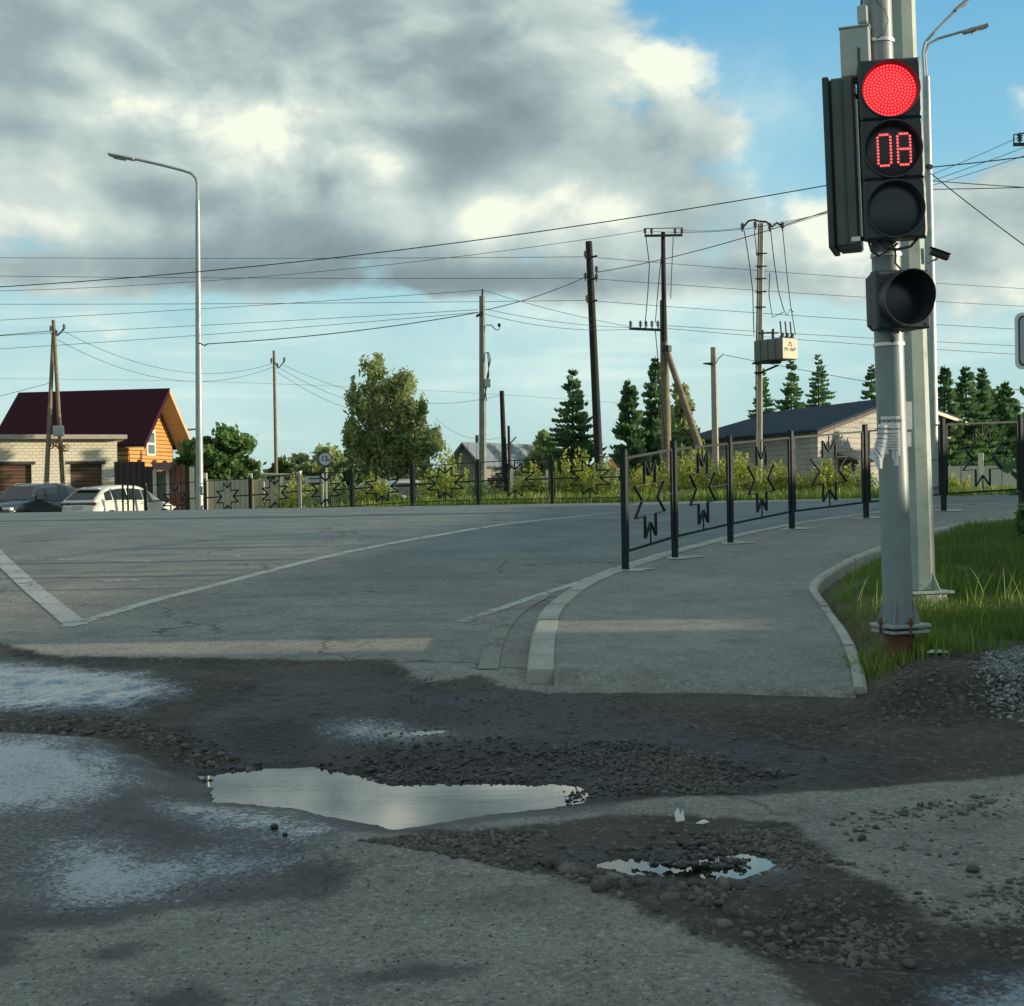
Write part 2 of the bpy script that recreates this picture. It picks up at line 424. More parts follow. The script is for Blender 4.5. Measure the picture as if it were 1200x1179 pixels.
# ground sheet: fine near the camera, coarse to the horizon
def axis(pieces):
    out = []
    for a, b, d in pieces: out.append(np.arange(a, b, d))
    return np.unique(np.round(np.concatenate(out + [[pieces[-1][1]]]), 4))
ax_ = axis([(-600, -60, 30), (-60, -20, 3), (-20, -6, .5), (-6, -4, .1), (-4, 4.4, .0225), (4.4, 8, .09), (8, 20, .5), (20, 60, 3), (60, 600, 30)])
ay_ = axis([(-60, 0, 5), (0, 3.6, .4), (3.6, 8.6, .02), (8.6, 13, .06), (13, 22, .12), (22, 60, .4), (60, 100, 3), (100, 900, 40)])
GX, GY = np.meshgrid(ax_, ay_)
Zf, MS = ground_full(GX.ravel(), GY.ravel(), True)
nx, ny = len(ax_), len(ay_)
ii = (np.arange(ny - 1)[:, None] * nx + np.arange(nx - 1)[None, :]).ravel()
GF = np.stack([ii, ii + 1, ii + nx + 1, ii + nx], 1)
def new_mat(name):
    m = bpy.data.materials.new(name); m.use_nodes = True
    N = NT(m.node_tree); return m, N, N.n['Principled BSDF']

def asphalt_nodes(N, pos, tone=1.0):
    """dusty asphalt: colour, height"""
    big = N.noise(pos, .55, 5, .6); mid = N.noise(pos, 3.2, 6, .62); fine = N.noise(pos, 90, 3, .6); agg = N.vor(pos, 48); spk = N.vor(pos, 21)
    c = N.mix(N.step(big, .35, .68), tuple(q * tone for q in (.262, .268, .248)), tuple(q * tone for q in (.36, .362, .33)))
    c = N.mix(N.m('MULTIPLY', N.step(mid, .42, .72), .5), c, tuple(q * tone for q in (.105, .118, .112)))
    c = N.mix(N.m('MULTIPLY', N.step(fine, .35, .75), .55), c, tuple(q * tone for q in (.10, .105, .10)))
    c = N.mix(N.m('MULTIPLY', N.step(agg, .20, .06), .38), c, tuple(q * tone for q in (.36, .37, .34)))
    c = N.mix(N.m('MULTIPLY', N.step(spk, .13, .05), .5), c, tuple(q * tone for q in (.07, .075, .07)))
    c = N.mix(N.m('MULTIPLY', N.step(N.noise(pos, 17, 5, .7), .52, .68), .28), c, tuple(q * tone for q in (.11, .12, .115)))
    g1 = N.noise(pos, 42, 5, .78); g2 = N.noise(pos, 13, 5, .7)
    c = N.mix(N.m('MULTIPLY', N.step(g1, .54, .66), .75), c, tuple(q * tone for q in (.50, .52, .49)))
    c = N.mix(N.m('MULTIPLY', N.step(g1, .46, .36), .75), c, tuple(q * tone for q in (.075, .085, .085)))
    c = N.mix(N.m('MULTIPLY', N.step(g2, .47, .34), .5), c, tuple(q * tone for q in (.10, .11, .105)))
    h = N.m('ADD', N.m('MULTIPLY', g1, 2.0), N.m('MULTIPLY', agg, .6)); h_old = N.m('ADD', N.m('MULTIPLY', fine, .5), N.m('MULTIPLY', agg, .6))
    return c, h

gm, N, B = new_mat('asphalt_and_dirt')
pos = N.new('ShaderNodeNewGeometry').outputs['Position']
ca, ha = asphalt_nodes(N, pos)
sp = N.new('ShaderNodeSeparateXYZ'); N.l.new(pos, sp.inputs[0])
# main road: finer, cooler asphalt
ca = N.mix(N.step(sp.outputs[1], 12.5, 20.0), ca, N.mix(N.step(N.noise(pos, 1.1, 6, .65), .35, .7), (.13, .165, .18), (.20, .24, .245)))
# lengthwise wear on the side street
wv = N.new('ShaderNodeMapping'); wv.inputs['Rotation'].default_value = (0, 0, .5); wv.inputs['Scale'].default_value = (.25, 2.2, 1); N.l.new(pos, wv.inputs[0])
ca = N.mix(N.m('MULTIPLY', N.step(N.noise(wv.outputs[0], 1.3, 6, .6), .48, .72), .35), ca, (.115, .125, .115))
# cracks
ck = N.vor(pos, .55, 'DISTANCE_TO_EDGE')
wpn = N.noise(pos, 2.0, 5, .6)
ckd = N.m('ADD', ck, N.m('MULTIPLY', N.m('SUBTRACT', wpn, .5), .25))
wk = N.new('ShaderNodeVectorMath', operation='MULTIPLY_ADD'); N.l.new(N.noise(pos, 1.7, 5, .6, 0, True), wk.inputs[0]); wk.inputs[1].default_value = (1.1, 1.1, 0); N.l.new(pos, wk.inputs[2])
crk = N.vor(wk.outputs[0], .42, 'DISTANCE_TO_EDGE')
ca = N.mix(N.m('MULTIPLY', N.m('MULTIPLY', N.step(crk, .010, .002), N.step(N.noise(pos, .5, 2), .45, .55)), .75), ca, (.04, .042, .04))
# mud
mudn = N.noise(pos, 7.0, 6, .65); mudf = N.noise(pos, 60, 5, .7); mudv = N.vor(pos, 38)
cm = N.mix(N.step(N.noise(pos, 1.4, 6, .6), .36, .66), (.030, .031, .029), (.078, .074, .062))
cm = N.mix(N.m('MULTIPLY', N.step(N.noise(pos, 30, 5, .8), .53, .63), .75), cm, (.21, .21, .19))
cm = N.mix(N.m('MULTIPLY', N.step(mudf, .45, .75), .6), cm, (.03, .032, .03))
am = N.attr('mud'); edge = N.m('ADD', am, N.m('MULTIPLY', N.m('SUBTRACT', N.m('ADD', N.m('MULTIPLY', mudn, .6), N.m('MULTIPLY', mudf, .4)), .5), .55))
fm = N.step(edge, .44, .56)
col = N.mix(fm, ca, cm)
# dusty verge soil
av = N.attr('verge')
fv = N.step(N.m('ADD', av, N.m('MULTIPLY', N.m('SUBTRACT', mudn, .5), .5)), .42, .56)
cs = N.mix(N.noise(pos, 9, 6, .7), (.07, .075, .035), (.13, .12, .07))
col = N.mix(fv, col, cs)
# fields beyond the main road
fy = N.step(N.m('ADD', sp.outputs[1], N.m('MULTIPLY', N.noise(pos, .2, 3), .8)), 39.8, 40.3)
fyl = fy
col = N.mix(fyl, col, N.mix(N.noise(pos, .9, 7, .7), (.05, .08, .02), (.14, .15, .05)))
# damp and wet film
aw = N.attr('wet')
wn = N.noise(pos, 2.6, 6, .6)
fw = N.step(N.m('ADD', aw, N.m('MULTIPLY', N.m('SUBTRACT', wn, .5), .75)), .42, .60)
col = N.mix(fw, col, N.mix(1.0, col, (.36, .35, .35), 'MULTIPLY'))
af = N.attr('film')
fn1 = N.noise(pos, 1.15, 3, .5, .4); fn2 = N.noise(pos, 34, 4, .75)
ash = N.attr('sheen')
col = N.mix(N.m('MULTIPLY', N.step(N.m('ADD', af, N.m('MULTIPLY', N.m('SUBTRACT', N.noise(pos, 8, 5, .7), .5), .35)), .42, .58), .8), col, N.mix(1.0, col, (.48, .47, .48), 'MULTIPLY'))
sn = N.m('ADD', N.m('ADD', N.m('MULTIPLY', ash, .50), N.m('MULTIPLY', N.noise(pos, 5.5, 5, .65, .6), .65)), N.m('MULTIPLY', N.m('SUBTRACT', N.noise(pos, 50, 4, .85), .5), 1.5))
film = N.m('MULTIPLY', N.step(sn, .50, .86), N.step(ash, .02, .35))
film = N.m('MAXIMUM', film, N.m('MULTIPLY', N.m('MULTIPLY', N.step(af, .5, .8), N.step(fn1, .35, .6)), N.m('MULTIPLY', N.step(N.noise(pos, 50, 4, .85), .45, .62), .38)) , 0)
filmd = N.m('MULTIPLY', film, .9)
film_old = N.m('MULTIPLY', N.step(af, .5, .72), N.step(N.m('ADD', N.m('ADD', fn1, N.m('MULTIPLY', N.m('SUBTRACT', fn2, .5), .60)), N.m('MULTIPLY', N.m('SUBTRACT', N.noise(pos, 120, 2, .6), .5), .7)), .44, .54))
col = N.mix(N.m('MULTIPLY', film, .6), col, (.06, .066, .066))
N.l.new(col, B.inputs['Base Color'])
r0 = N.m('SUBTRACT', .92, N.m('MULTIPLY', fw, .34))
N.l.new(film, B.inputs['Coat Weight']); B.inputs['Coat IOR'].default_value = 1.7; B.inputs['Coat Roughness'].default_value = .24
rr = N.new('ShaderNodeMix', data_type='FLOAT'); N.put(rr.inputs[0], film); N.put(rr.inputs[2], r0); rr.inputs[3].default_value = .30
N.l.new(rr.outputs[0], B.inputs['Roughness'])
B.inputs['Specular IOR Level'].default_value = .5
hs = N.new('ShaderNodeMix', data_type='FLOAT'); N.put(hs.inputs[0], fm); N.put(hs.inputs[2], ha); N.put(hs.inputs[3], N.m('ADD', N.m('MULTIPLY', mudf, 1.6), N.m('MULTIPLY', N.m('SUBTRACT', 1.0, mudv), 1.6)))
bp = N.new('ShaderNodeBump'); bp.inputs['Distance'].default_value = .012
N.l.new(hs.outputs[0], bp.inputs['Height'])
N.l.new(N.m('SUBTRACT', .8, N.m('MULTIPLY', N.m('MAXIMUM', film, N.step(ash, .1, .6)), .70)), bp.inputs['Strength'])
N.l.new(bp.outputs[0], B.inputs['Normal'])
ground = np_mesh('ground', np.stack([GX.ravel(), GY.ravel(), Zf], 1), GF, gm, MS, smooth=True)
tag(ground, 'worn grey asphalt street with dark muddy potholes running up to the main road', kind='structure')
del Zf, MS, GX, GY, GF

# water in the potholes
wm, N, B = new_mat('puddle_water')
B.inputs['Base Color'].default_value = (.035, .042, .036, 1); B.inputs['Roughness'].default_value = .015; B.inputs['IOR'].default_value = 2.0
pos = N.new('ShaderNodeNewGeometry').outputs['Position']
bp = N.new('ShaderNodeBump'); bp.inputs['Strength'].default_value = .015; bp.inputs['Distance'].default_value = .01
mp = N.new('ShaderNodeMapping'); mp.inputs['Scale'].default_value = (1, 3, 1); N.l.new(pos, mp.inputs[0])
N.l.new(N.noise(mp.outputs[0], 5, 3), bp.inputs['Height']); N.l.new(bp.outputs[0], B.inputs['Normal'])
plab = ['large shallow puddle in the broken asphalt mirroring the pale sky', 'small puddle full of rubble in the nearer pothole', 'thin sliver of water in the mud behind the large puddle']
for (L, pp), lb in zip(pud_polys, plab):
    cx = sum(p.x for p in pp) / len(pp); cy = sum(p.y for p in pp) / len(pp)
    gx_, gy_ = np.meshgrid(np.linspace(-1, 1, 2), np.linspace(-1, 1, 2))
    xs = [p.x for p in pp]; ys = [p.y for p in pp]
    mb = MB(); x0, x1, y0, y1 = min(xs) - .14, max(xs) + .14, min(ys) - .14, max(ys) + .14
    k = 24
    mb.add([(cx + (x1 - x0) / 2 * cos(2 * pi * i / k), cy + (y1 - y0) / 2 * 1.0 * sin(2 * pi * i / k), L) for i in range(k)] if False else [(p.x + (p.x - cx) * .10, p.y + (p.y - cy) * .12, L) for p in pp], [tuple(range(len(pp)))])
    o = mb.build('puddle', wm, loc=(cx, cy, L)); tag(o, lb, kind='structure')

# ------------------------------------------------------------------ footpath, kerbs, painted lines
def resample(pts, n):
    pts = [Vector(p) for p in pts]; L = [0]
    for a, b in zip(pts, pts[1:]): L.append(L[-1] + (b - a).length)
    out = []
    for i in range(n):
        t = L[-1] * i / (n - 1); k = 0
        while k < len(L) - 2 and L[k + 1] < t: k += 1
        out.append(pts[k].lerp(pts[k + 1], (t - L[k]) / max(1e-9, L[k + 1] - L[k])))
    return out
def smooth_line(pts, it=3):
    pts = [Vector(p) for p in pts]
    for _ in range(it):
        q = [pts[0]]
        for a, b in zip(pts, pts[1:]): q += [a.lerp(b, .25), a.lerp(b, .75)]
        pts = q + [pts[-1]]
    return pts
SWH = .10
def swz(x, y):   # footpath top
    return float(gz(x, y)) + .010 + (SWH - .010) * float(sst(y, 7.7, 9.2))
Lp = smooth_line([G(x, y, SWH * float(sst(1.0 if y < 790 else .0, 0, 1))) for x, y in [(649, 801), (649, 775), (651, 738), (657, 716), (675, 698), (702, 681), (733, 668), (792, 649), (855, 632), (927, 615), (1015, 603), (1105, 593), (1300, 584), (1600, 578)]])
Rp = smooth_line([G(x, y, SWH * .8) for x, y in [(1001, 799), (998, 781), (979, 741), (958, 710), (946, 694), (953, 681), (985, 660), (1035, 642), (1100, 619), (1210, 606), (1400, 600), (1800, 596)]])
swm, N, B = new_mat('footpath_asphalt')
pos = N.new('ShaderNodeNewGeometry').outputs['Position']
ca, ha = asphalt_nodes(N, pos, 1.0)
cc0 = ca
ca = N.mix(.30, ca, N.mix(N.step(N.noise(pos, .8, 5, .6), .35, .65), (.125, .145, .140), (.18, .19, .175)))
sp2 = N.new('ShaderNodeSeparateXYZ'); N.l.new(pos, sp2.inputs[0])
dirtf = N.step(N.m('ADD', N.m('SUBTRACT', 8.15, sp2.outputs[1]), N.m('MULTIPLY', N.m('SUBTRACT', N.noise(pos, 5, 7, .75), .5), 2.6)), 0, .45)
ca = N.mix(N.m('MULTIPLY', dirtf, .8), ca, (.075, .072, .06))
ca = N.mix(N.m('MULTIPLY', N.step(N.vor(pos, .5, 'DISTANCE_TO_EDGE'), .008, .002), .0), ca, (.05, .05, .05))
stn = N.noise(pos, 2.4, 7, .7); ca = N.mix(N.m('MULTIPLY', N.step(stn, .52, .66), .45), ca, (.10, .11, .10))
N.l.new(ca, B.inputs['Base Color']); B.inputs['Roughness'].default_value = .9
bp = N.new('ShaderNodeBump'); bp.inputs['Distance'].default_value = .006; bp.inputs['Strength'].default_value = .6
N.l.new(ha, bp.inputs['Height']); N.l.new(bp.outputs[0], B.inputs['Normal'])
nS, nT = 160, 26
La, Ra = resample(Lp, nS), resample(Rp, nS)
V = []
for i in range(nS):
    for j in range(nT):
        q = La[i].lerp(Ra[i], j / (nT - 1)); x, y = q.x, q.y
        if i == 0: y += .12 * (float(fb(x, y, 2.2, 3)) - .62); 
        V.append((x, y, swz(x, y)))
F = [(i * nT + j, i * nT + j + 1, (i + 1) * nT + j + 1, (i + 1) * nT + j) for i in range(nS - 1) for j in range(nT - 1)]
# front edge skirt
b0 = len(V)
for j in range(nT): x, y, z = V[j]; V.append((x, y - .10, z - .07))
F += [(b0 + j, b0 + j + 1, j + 1, j) for j in range(nT - 1)]
fp = np_mesh('footpath', V, F, swm, smooth=False); tag(fp, 'grey asphalt footpath curving right beside the street', kind='structure')

kerb_m = mat('kerb_concrete', (.36, .37, .33), .85, var=.22, scale=5, bump=.5, bscale=60, dirt=(.19, .19, .17), dscale=2.5)
def kerb(line, side, w, label, stone=.95, up=.012, zf=None, depth=.22):
    mb = MB(); n = int(sum((b - a).length for a, b in zip(line, line[1:])) / (stone / 4)); pts = resample(line, n)
    for s0 in range(0, n - 4, 4):
        seg = pts[s0:s0 + 5]; sec = []
        jz = random.uniform(-.006, .006)
        for k, p in enumerate(seg):
            t = (pts[min(n - 1, s0 + k + 1)] - pts[max(0, s0 + k - 1)]); t.z = 0; t.normalize()
            nrm = Vector((-t.y, t.x, 0)) * side
            pp = p.copy()
            if k == 0: pp = p.lerp(seg[1], .05)
            if k == 4: pp = p.lerp(seg[3], .05)
            z = (zf or swz)(p.x, p.y) + up + jz
            a = pp; b = pp + nrm * w
            sec.append([(a.x, a.y, z), (pp.x + nrm.x * (w - .02), pp.y + nrm.y * (w - .02), z), (b.x, b.y, z - .02), (b.x + nrm.x * .012, b.y + nrm.y * .012, z - depth), (a.x, a.y, z - depth)])
        vs = [v for s_ in sec for v in s_]; fs = []
        for k in range(4):
            for q in range(5): fs.append((k * 5 + q, k * 5 + (q + 1) % 5, (k + 1) * 5 + (q + 1) % 5, (k + 1) * 5 + q))
        fs += [(0, 1, 2, 3, 4), (24, 23, 22, 21, 20)]
        mb.add(vs, fs)
    o = mb.build('kerb', kerb_m); tag(o, label, kind='structure')
kerb(Lp, 1, .15, 'pale concrete kerb stones between the street and the footpath')
kerb(Rp[4:], -1, .07, 'narrow concrete edging between footpath and grass')

def paint_mat(name, col, wear, scale=14):
    m, N, B = new_mat(name)
    pos = N.new('ShaderNodeNewGeometry').outputs['Position']
    c = N.mix(N.noise(pos, 9, 6, .7), tuple(q * .7 for q in col), col)
    N.l.new(c, B.inputs['Base Color']); B.inputs['Roughness'].default_value = .75
    n = N.m('ADD', N.m('MULTIPLY', N.noise(pos, scale, 8, .75), .6), N.m('MULTIPLY', N.noise(pos, 2.2, 4, .6), .4))
    a = N.step(n, wear - .05, wear + .05)
    N.l.new(a, B.inputs['Alpha'])
    return m
pw1 = paint_mat('road_paint', (.46, .48, .46), .43)
pw2 = paint_mat('worn_road_paint', (.40, .42, .40), .50)
def line_mark(pts, w, m, label, up=.004, zf=None):
    pts = resample(smooth_line(pts, 2), 2 + int(sum((Vector(b) - Vector(a)).length for a, b in zip(pts, pts[1:])) / .12))
    V = []; n = len(pts)
    for i, p in enumerate(pts):
        t = pts[min(n - 1, i + 1)] - pts[max(0, i - 1)]; t.z = 0; t.normalize(); nr = Vector((-t.y, t.x, 0))
        for s_ in (-1, -.33, .33, 1):
            q = p + nr * (w / 2 * s_); V.append((q.x, q.y, (zf or (lambda a, b: float(gz(a, b))))(q.x, q.y) + up))
    F = [(i * 4 + j, i * 4 + j + 1, i * 4 + j + 5, i * 4 + j + 4) for i in range(n - 1) for j in range(3)]
    o = np_mesh('road_marking', V, F, m); tag(o, label, kind='structure')
line_mark([G(x, y) for x, y in [(-160, 530 + 60 + 5), (-60, 610), (0, 655), (45, 695), (90, 733)]][2:], .18, pw1, 'broad white line slanting down from the left edge of the road')
line_mark([G(x, y) for x, y in [(0, 655), (-60, 612)]], .18, pw1, 'far end of the broad white slanting line')
line_mark([G(x, y) for x, y in [(78, 735), (120, 722), (200, 698), (330, 665), (430, 642), (560, 620), (640, 609), (715, 602)]], .13, pw1, 'long thin white line curving across the junction')
line_mark([G(x, y) for x, y in [(-160, 619), (0, 616.5), (200, 612), (400, 608), (600, 603.5), (790, 600)]], .15, pw1, 'straight white line along the far lane of the main road')
line_mark([G(x, y) for x, y in [(15, 655), (150, 658), (230, 659), (310, 648), (400, 640)]], .14, pw2, 'faint worn white line inside the junction')
line_mark([G(x, y) for x, y in [(100, 682), (165, 680)]], .14, pw2, 'short worn white dash inside the junction')
line_mark([G(x, y) for x, y in [(380, 616), (470, 611), (600, 607)]], .12, pw2, 'faint second line beside the curving line')
line_mark([G(x, y) for x, y in [(540, 729), (600, 709), (650, 692), (700, 675), (735, 662), (790, 645.5), (855, 629)]], .10, pw1, 'white edge line running into the kerb')
line_mark([G(x, y) for x, y in [(572, 785), (578, 755), (592, 730), (612, 712), (640, 698)]], .12, paint_mat('scraped_concrete', (.25, .25, .22), .44, 22), 'scraped trace of an old kerb beside the footpath', up=.006)
line_mark([G(x, y) for x, y in [(700, 584.5), (800, 583), (900, 581), (1010, 578.5), (1300, 571)]], .3, kerb_m, 'pale strip of kerb along the far side of the main road', up=.05)

# stones and rubble
stm, N, B = new_mat('crushed_stone')
a = N.attr('tint'); pos = N.new('ShaderNodeNewGeometry').outputs['Position']
c = N.mix(a, (.035, .037, .034), (.17, .17, .15)); c = N.mix(N.m('MULTIPLY', N.noise(pos, 60, 4), .5), c, (.10, .10, .085))
N.l.new(c, B.inputs['Base Color']); B.inputs['Roughness'].default_value = .85
dsm, N, B = new_mat('wet_stone')
a = N.attr('tint'); c = N.mix(a, (.014, .016, .016), (.06, .062, .058)); N.l.new(c, B.inputs['Base Color']); B.inputs['Roughness'].default_value = .42
bsm, N, B = new_mat('blue_grey_gravel')
a = N.attr('tint'); c = N.mix(a, (.07, .085, .088), (.30, .33, .32)); N.l.new(c, B.inputs['Base Color']); B.inputs['Roughness'].default_value = .8
_ph = (1 + 5 ** .5) / 2
ICO = np.array([(-1, _ph, 0), (1, _ph, 0), (-1, -_ph, 0), (1, -_ph, 0), (0, -1, _ph), (0, 1, _ph), (0, -1, -_ph), (0, 1, -_ph), (_ph, 0, -1), (_ph, 0, 1), (-_ph, 0, -1), (-_ph, 0, 1)]) / 1.9
ICF = np.array([(0, 11, 5), (0, 5, 1), (0, 1, 7), (0, 7, 10), (0, 10, 11), (1, 5, 9), (5, 11, 4), (11, 10, 2), (10, 7, 6), (7, 1, 8), (3, 9, 4), (3, 4, 2), (3, 2, 6), (3, 6, 8), (3, 8, 9), (4, 9, 5), (2, 4, 11), (6, 2, 10), (8, 6, 7), (9, 8, 1)])
def rand_in(poly, n, dens=None):
    xs = np.array([p[0] for p in poly]); ys = np.array([p[1] for p in poly])
    out = np.zeros((0, 2)); tries = 0
    while len(out) < n and tries < 60:
        q = np.stack([RNG.uniform(xs.min(), xs.max(), n * 2), RNG.uniform(ys.min(), ys.max(), n * 2)], 1); tries += 1
        ok = poly_sd(q[:, 0], q[:, 1], poly) > 0
        if dens is not None: ok &= RNG.random(len(q)) < dens(q[:, 0], q[:, 1])
        out = np.concatenate([out, q[ok]])
    return out[:n]
def stones(name, XY, smin, smax, m, label, power=3, lift=None, sink=.25):
    n = len(XY); s = smin + (smax - smin) * RNG.random(n) ** power
    V = np.repeat(ICO[None], n, 0) * (1 + RNG.uniform(-.42, .42, (n, 12, 1)))
    V *= RNG.uniform(.5, 1.2, (n, 1, 3)) * s[:, None, None]; V[:, :, 2] *= .72
    a = RNG.uniform(0, 6.28, n); c, si = np.cos(a)[:, None], np.sin(a)[:, None]
    X = V[:, :, 0] * c - V[:, :, 1] * si; Y = V[:, :, 0] * si + V[:, :, 1] * c
    z = ground_full(XY[:, 0], XY[:, 1]) + (lift if lift is not None else 0); sink = sink - RNG.uniform(0, .55, n)
    V = np.stack([X + XY[:, :1], Y + XY[:, 1:], V[:, :, 2] + (z + s * sink)[:, None]], 2)
    F = (ICF[None] + (np.arange(n) * 12)[:, None, None]).reshape(-1, 3)
    o = np_mesh(name, V.reshape(-1, 3), F, m, {'tint': np.repeat(RNG.random(n) ** 1.5, 12)})
    return tag(o, label, kind='stuff')
def clump(s, lo, hi, seed): return lambda x, y: sst(fb(x, y, s, seed) + .25 * (fb(x, y, s * 5, seed + 3) - .47), lo, hi + .12) ** 1.3 + .03
near_mud = gp([(420, 1000), (700, 975), (930, 975), (960, 1000), (1060, 1060), (1085, 1090), (1010, 1130), (930, 1120), (840, 1105), (700, 1055), (560, 1020)])
stones('rubble', rand_in(near_mud, 7500, clump(1.6, .33, .62, 21)), .003, .019, stm, 'loose grey rubble lying in the nearer pothole')
stones('rubble', rand_in(gp([(620, 1010), (760, 1045), (960, 1060), (1085, 1085), (1020, 1135), (840, 1110), (700, 1060)]), 420, clump(2, .36, .6, 5)), .005, .042, stm, 'larger lumps of broken asphalt along the front of the pothole', 4)
ring = gp([(500, 790), (700, 815), (1060, 840), (1040, 905), (860, 930), (740, 936), (690, 914), (560, 912), (470, 912), (350, 890), (230, 900), (160, 868), (260, 850), (420, 860)])
stones('gravel', rand_in(gp([(230, 900), (350, 888), (470, 905), (560, 912), (700, 916), (750, 934), (900, 925), (930, 905), (760, 868), (560, 862), (400, 872), (260, 880)]), 9000, clump(1.5, .30, .5, 2)), .003, .019, dsm, 'dark wet gravel heaped behind the large puddle')
stones('gravel', rand_in(gp([(560, 868), (800, 872), (900, 893), (930, 905), (850, 927), (740, 925), (640, 905)]), 3800, clump(1.6, .34, .5, 12)), .003, .015, stm, 'drier gravel to the right of the large puddle')
stones('gravel', rand_in(ring, 2500), .002, .012, stm, 'fine grit scattered over the mud', 2)
stones('gravel', rand_in(gp([(-60, 836), (150, 836), (330, 880), (300, 896), (180, 868), (100, 858), (-60, 852)]), 800, None), .005, .026, stm, 'broken stones at the edge of the left wet patch', 2)
stones('rubble', rand_in(gp([(950, 960), (1250, 920), (1300, 1170), (1060, 1060)]), 1500, clump(1.3, .36, .62, 7)), .003, .019, stm, 'scattered stones on the dusty asphalt at the right', 3)
stones('grit', rand_in(gp([(-50, 1090), (450, 990), (640, 1060), (900, 1160), (900, 1250), (-50, 1250)]), 2600), .0012, .006, stm, 'sparse grit on the near asphalt', 2)
stones('gravel', rand_in(gpz(.10, [(1015, 790), (1040, 775), (1110, 790), (1120, 830), (1040, 815)]), 500), .003, .018, stm, 'pebbles by the corner of the footpath', 2)
pile = gpz(.14, [(1128, 792), (1134, 776), (1160, 765), (1205, 758), (1400, 752), (1400, 822), (1240, 812), (1170, 806), (1136, 800)])
Q = rand_in(pile, 9000, lambda x, y: .12 + .88 * sst(poly_sd(x, y, pile) + .15 * (fb(x, y, 6, 2) - .47), .0, .22)); sdp = poly_sd(Q[:, 0], Q[:, 1], pile)
stones('gravel_heap', Q, .006, .017, bsm, 'low heap of blue grey gravel beside the grass', 1.5, lift=.02 * sst(sdp, 0, .5) * (1 + .5 * (fb(Q[:, 0], Q[:, 1], 3, 4) - .5)) * RNG.uniform(.55, 1, len(Q)))
def rock(px, py, s, m, label):
    p = G(px, py); z = float(ground_full(np.array([p.x]), np.array([p.y]))[0])
    V = ICO * (1 + RNG.uniform(-.2, .2, (12, 1))) * s * RNG.uniform(.8, 1.2, (1, 3))
    o = np_mesh('stone', V * np.array([1, 1, .8]), ICF, m, {'tint': np.full(12, .3)}); o.location = (p.x, p.y, z + s * .35)
    sub = o.modifiers.new('s', 'SUBSURF'); sub.levels = sub.render_levels = 1
    tag(o, label, 'stone', 'loose stones on the street')
rock(322, 981, .022, dsm, 'dark stone on the wet asphalt left of the pothole')
rock(334, 990, .012, dsm, 'small stone right beside the dark stone on the wet asphalt')
rock(1016, 1123, .026, stm, 'pale stone at the right end of the rubble')
rock(1064, 1124, .026, stm, 'rounded stone alone on the mud right of the rubble')
rock(1140, 1022, .03, stm, 'brown stone on the dusty asphalt at the right')
rock(563, 953, .016, dsm, 'stone sticking out of the large puddle near its front edge')
Q = rand_in(gp([(740, 1006), (790, 1004), (830, 1000), (880, 1012), (860, 1034), (800, 1032), (765, 1024)]), 260, clump(3, .3, .5, 8))
stones('rubble', Q, .004, .02, dsm, 'dark stones standing in the small puddle', 2, lift=.045)
Q = rand_in(gp([(640, 916), (760, 925), (760, 945), (690, 946), (660, 940), (650, 925)]), 200)
stones('gravel', Q, .003, .012, dsm, 'grit in the right end of the large puddle', 2, lift=.03)
# flat mud islet in the puddle
lm = mat('litter_plastic', (.62, .64, .62), .5, var=.1)
def litter(px, py, pts, label, h=.01):
    p = G(px, py); z = float(ground_full(np.array([p.x]), np.array([p.y]))[0]) + .006
    mb = MB(); mb.prism([(p.x + a, p.y + b, z + c) for a, b, c in pts], (0.004, 0, h)); o = mb.build('litter', lm, loc=p)
    tag(o, label, 'litter')
litter(1098, 798, [(-.055, .01, .0), (-.01, .03, .012), (.06, .02, .004), (.055, -.02, 0), (0, -.03, .004)], 'flat white scrap of paper on the soil below the traffic light', .008)
litter(796, 968, [(-.012, 0, 0), (-.016, .02, .03), (-.004, .03, .048), (.004, .014, .02), (.014, .026, .04), (.018, .002, .004)], 'crumpled white scrap standing at the back of the nearer pothole', .004)
litter(815, 969, [(0, 0, 0), (.03, .01, .01), (.05, 0, .002), (.03, -.01, 0)], 'thin white strip lying right of the crumpled scrap', .004)

# ------------------------------------------------------------------ grass
a1x, a1y = P(1053, 733, 8.6).x, 8.6
grm, N, B = new_mat('grass_blades')
a = N.attr('tint'); rp = N.new('ShaderNodeValToRGB'); N.l.new(a, rp.inputs[0]); e = rp.color_ramp
e.elements[0].color = (.045, .10, .02, 1); e.elements[1].color = (.46, .42, .15, 1); e.elements[1].position = 1
k = e.elements.new(.5); k.color = (.12, .215, .03, 1); k = e.elements.new(.8); k.color = (.26, .33, .06, 1)
N.l.new(rp.outputs[0], B.inputs['Base Color']); B.inputs['Roughness'].default_value = .5
tr = N.new('ShaderNodeBsdfTranslucent'); N.l.new(rp.outputs[0], tr.inputs[0]); mx = N.new('ShaderNodeMixShader'); mx.inputs[0].default_value = .35
N.l.new(B.outputs[0], mx.inputs[1]); N.l.new(tr.outputs[0], mx.inputs[2]); N.l.new(mx.outputs[0], N.n['Material Output'].inputs[0])
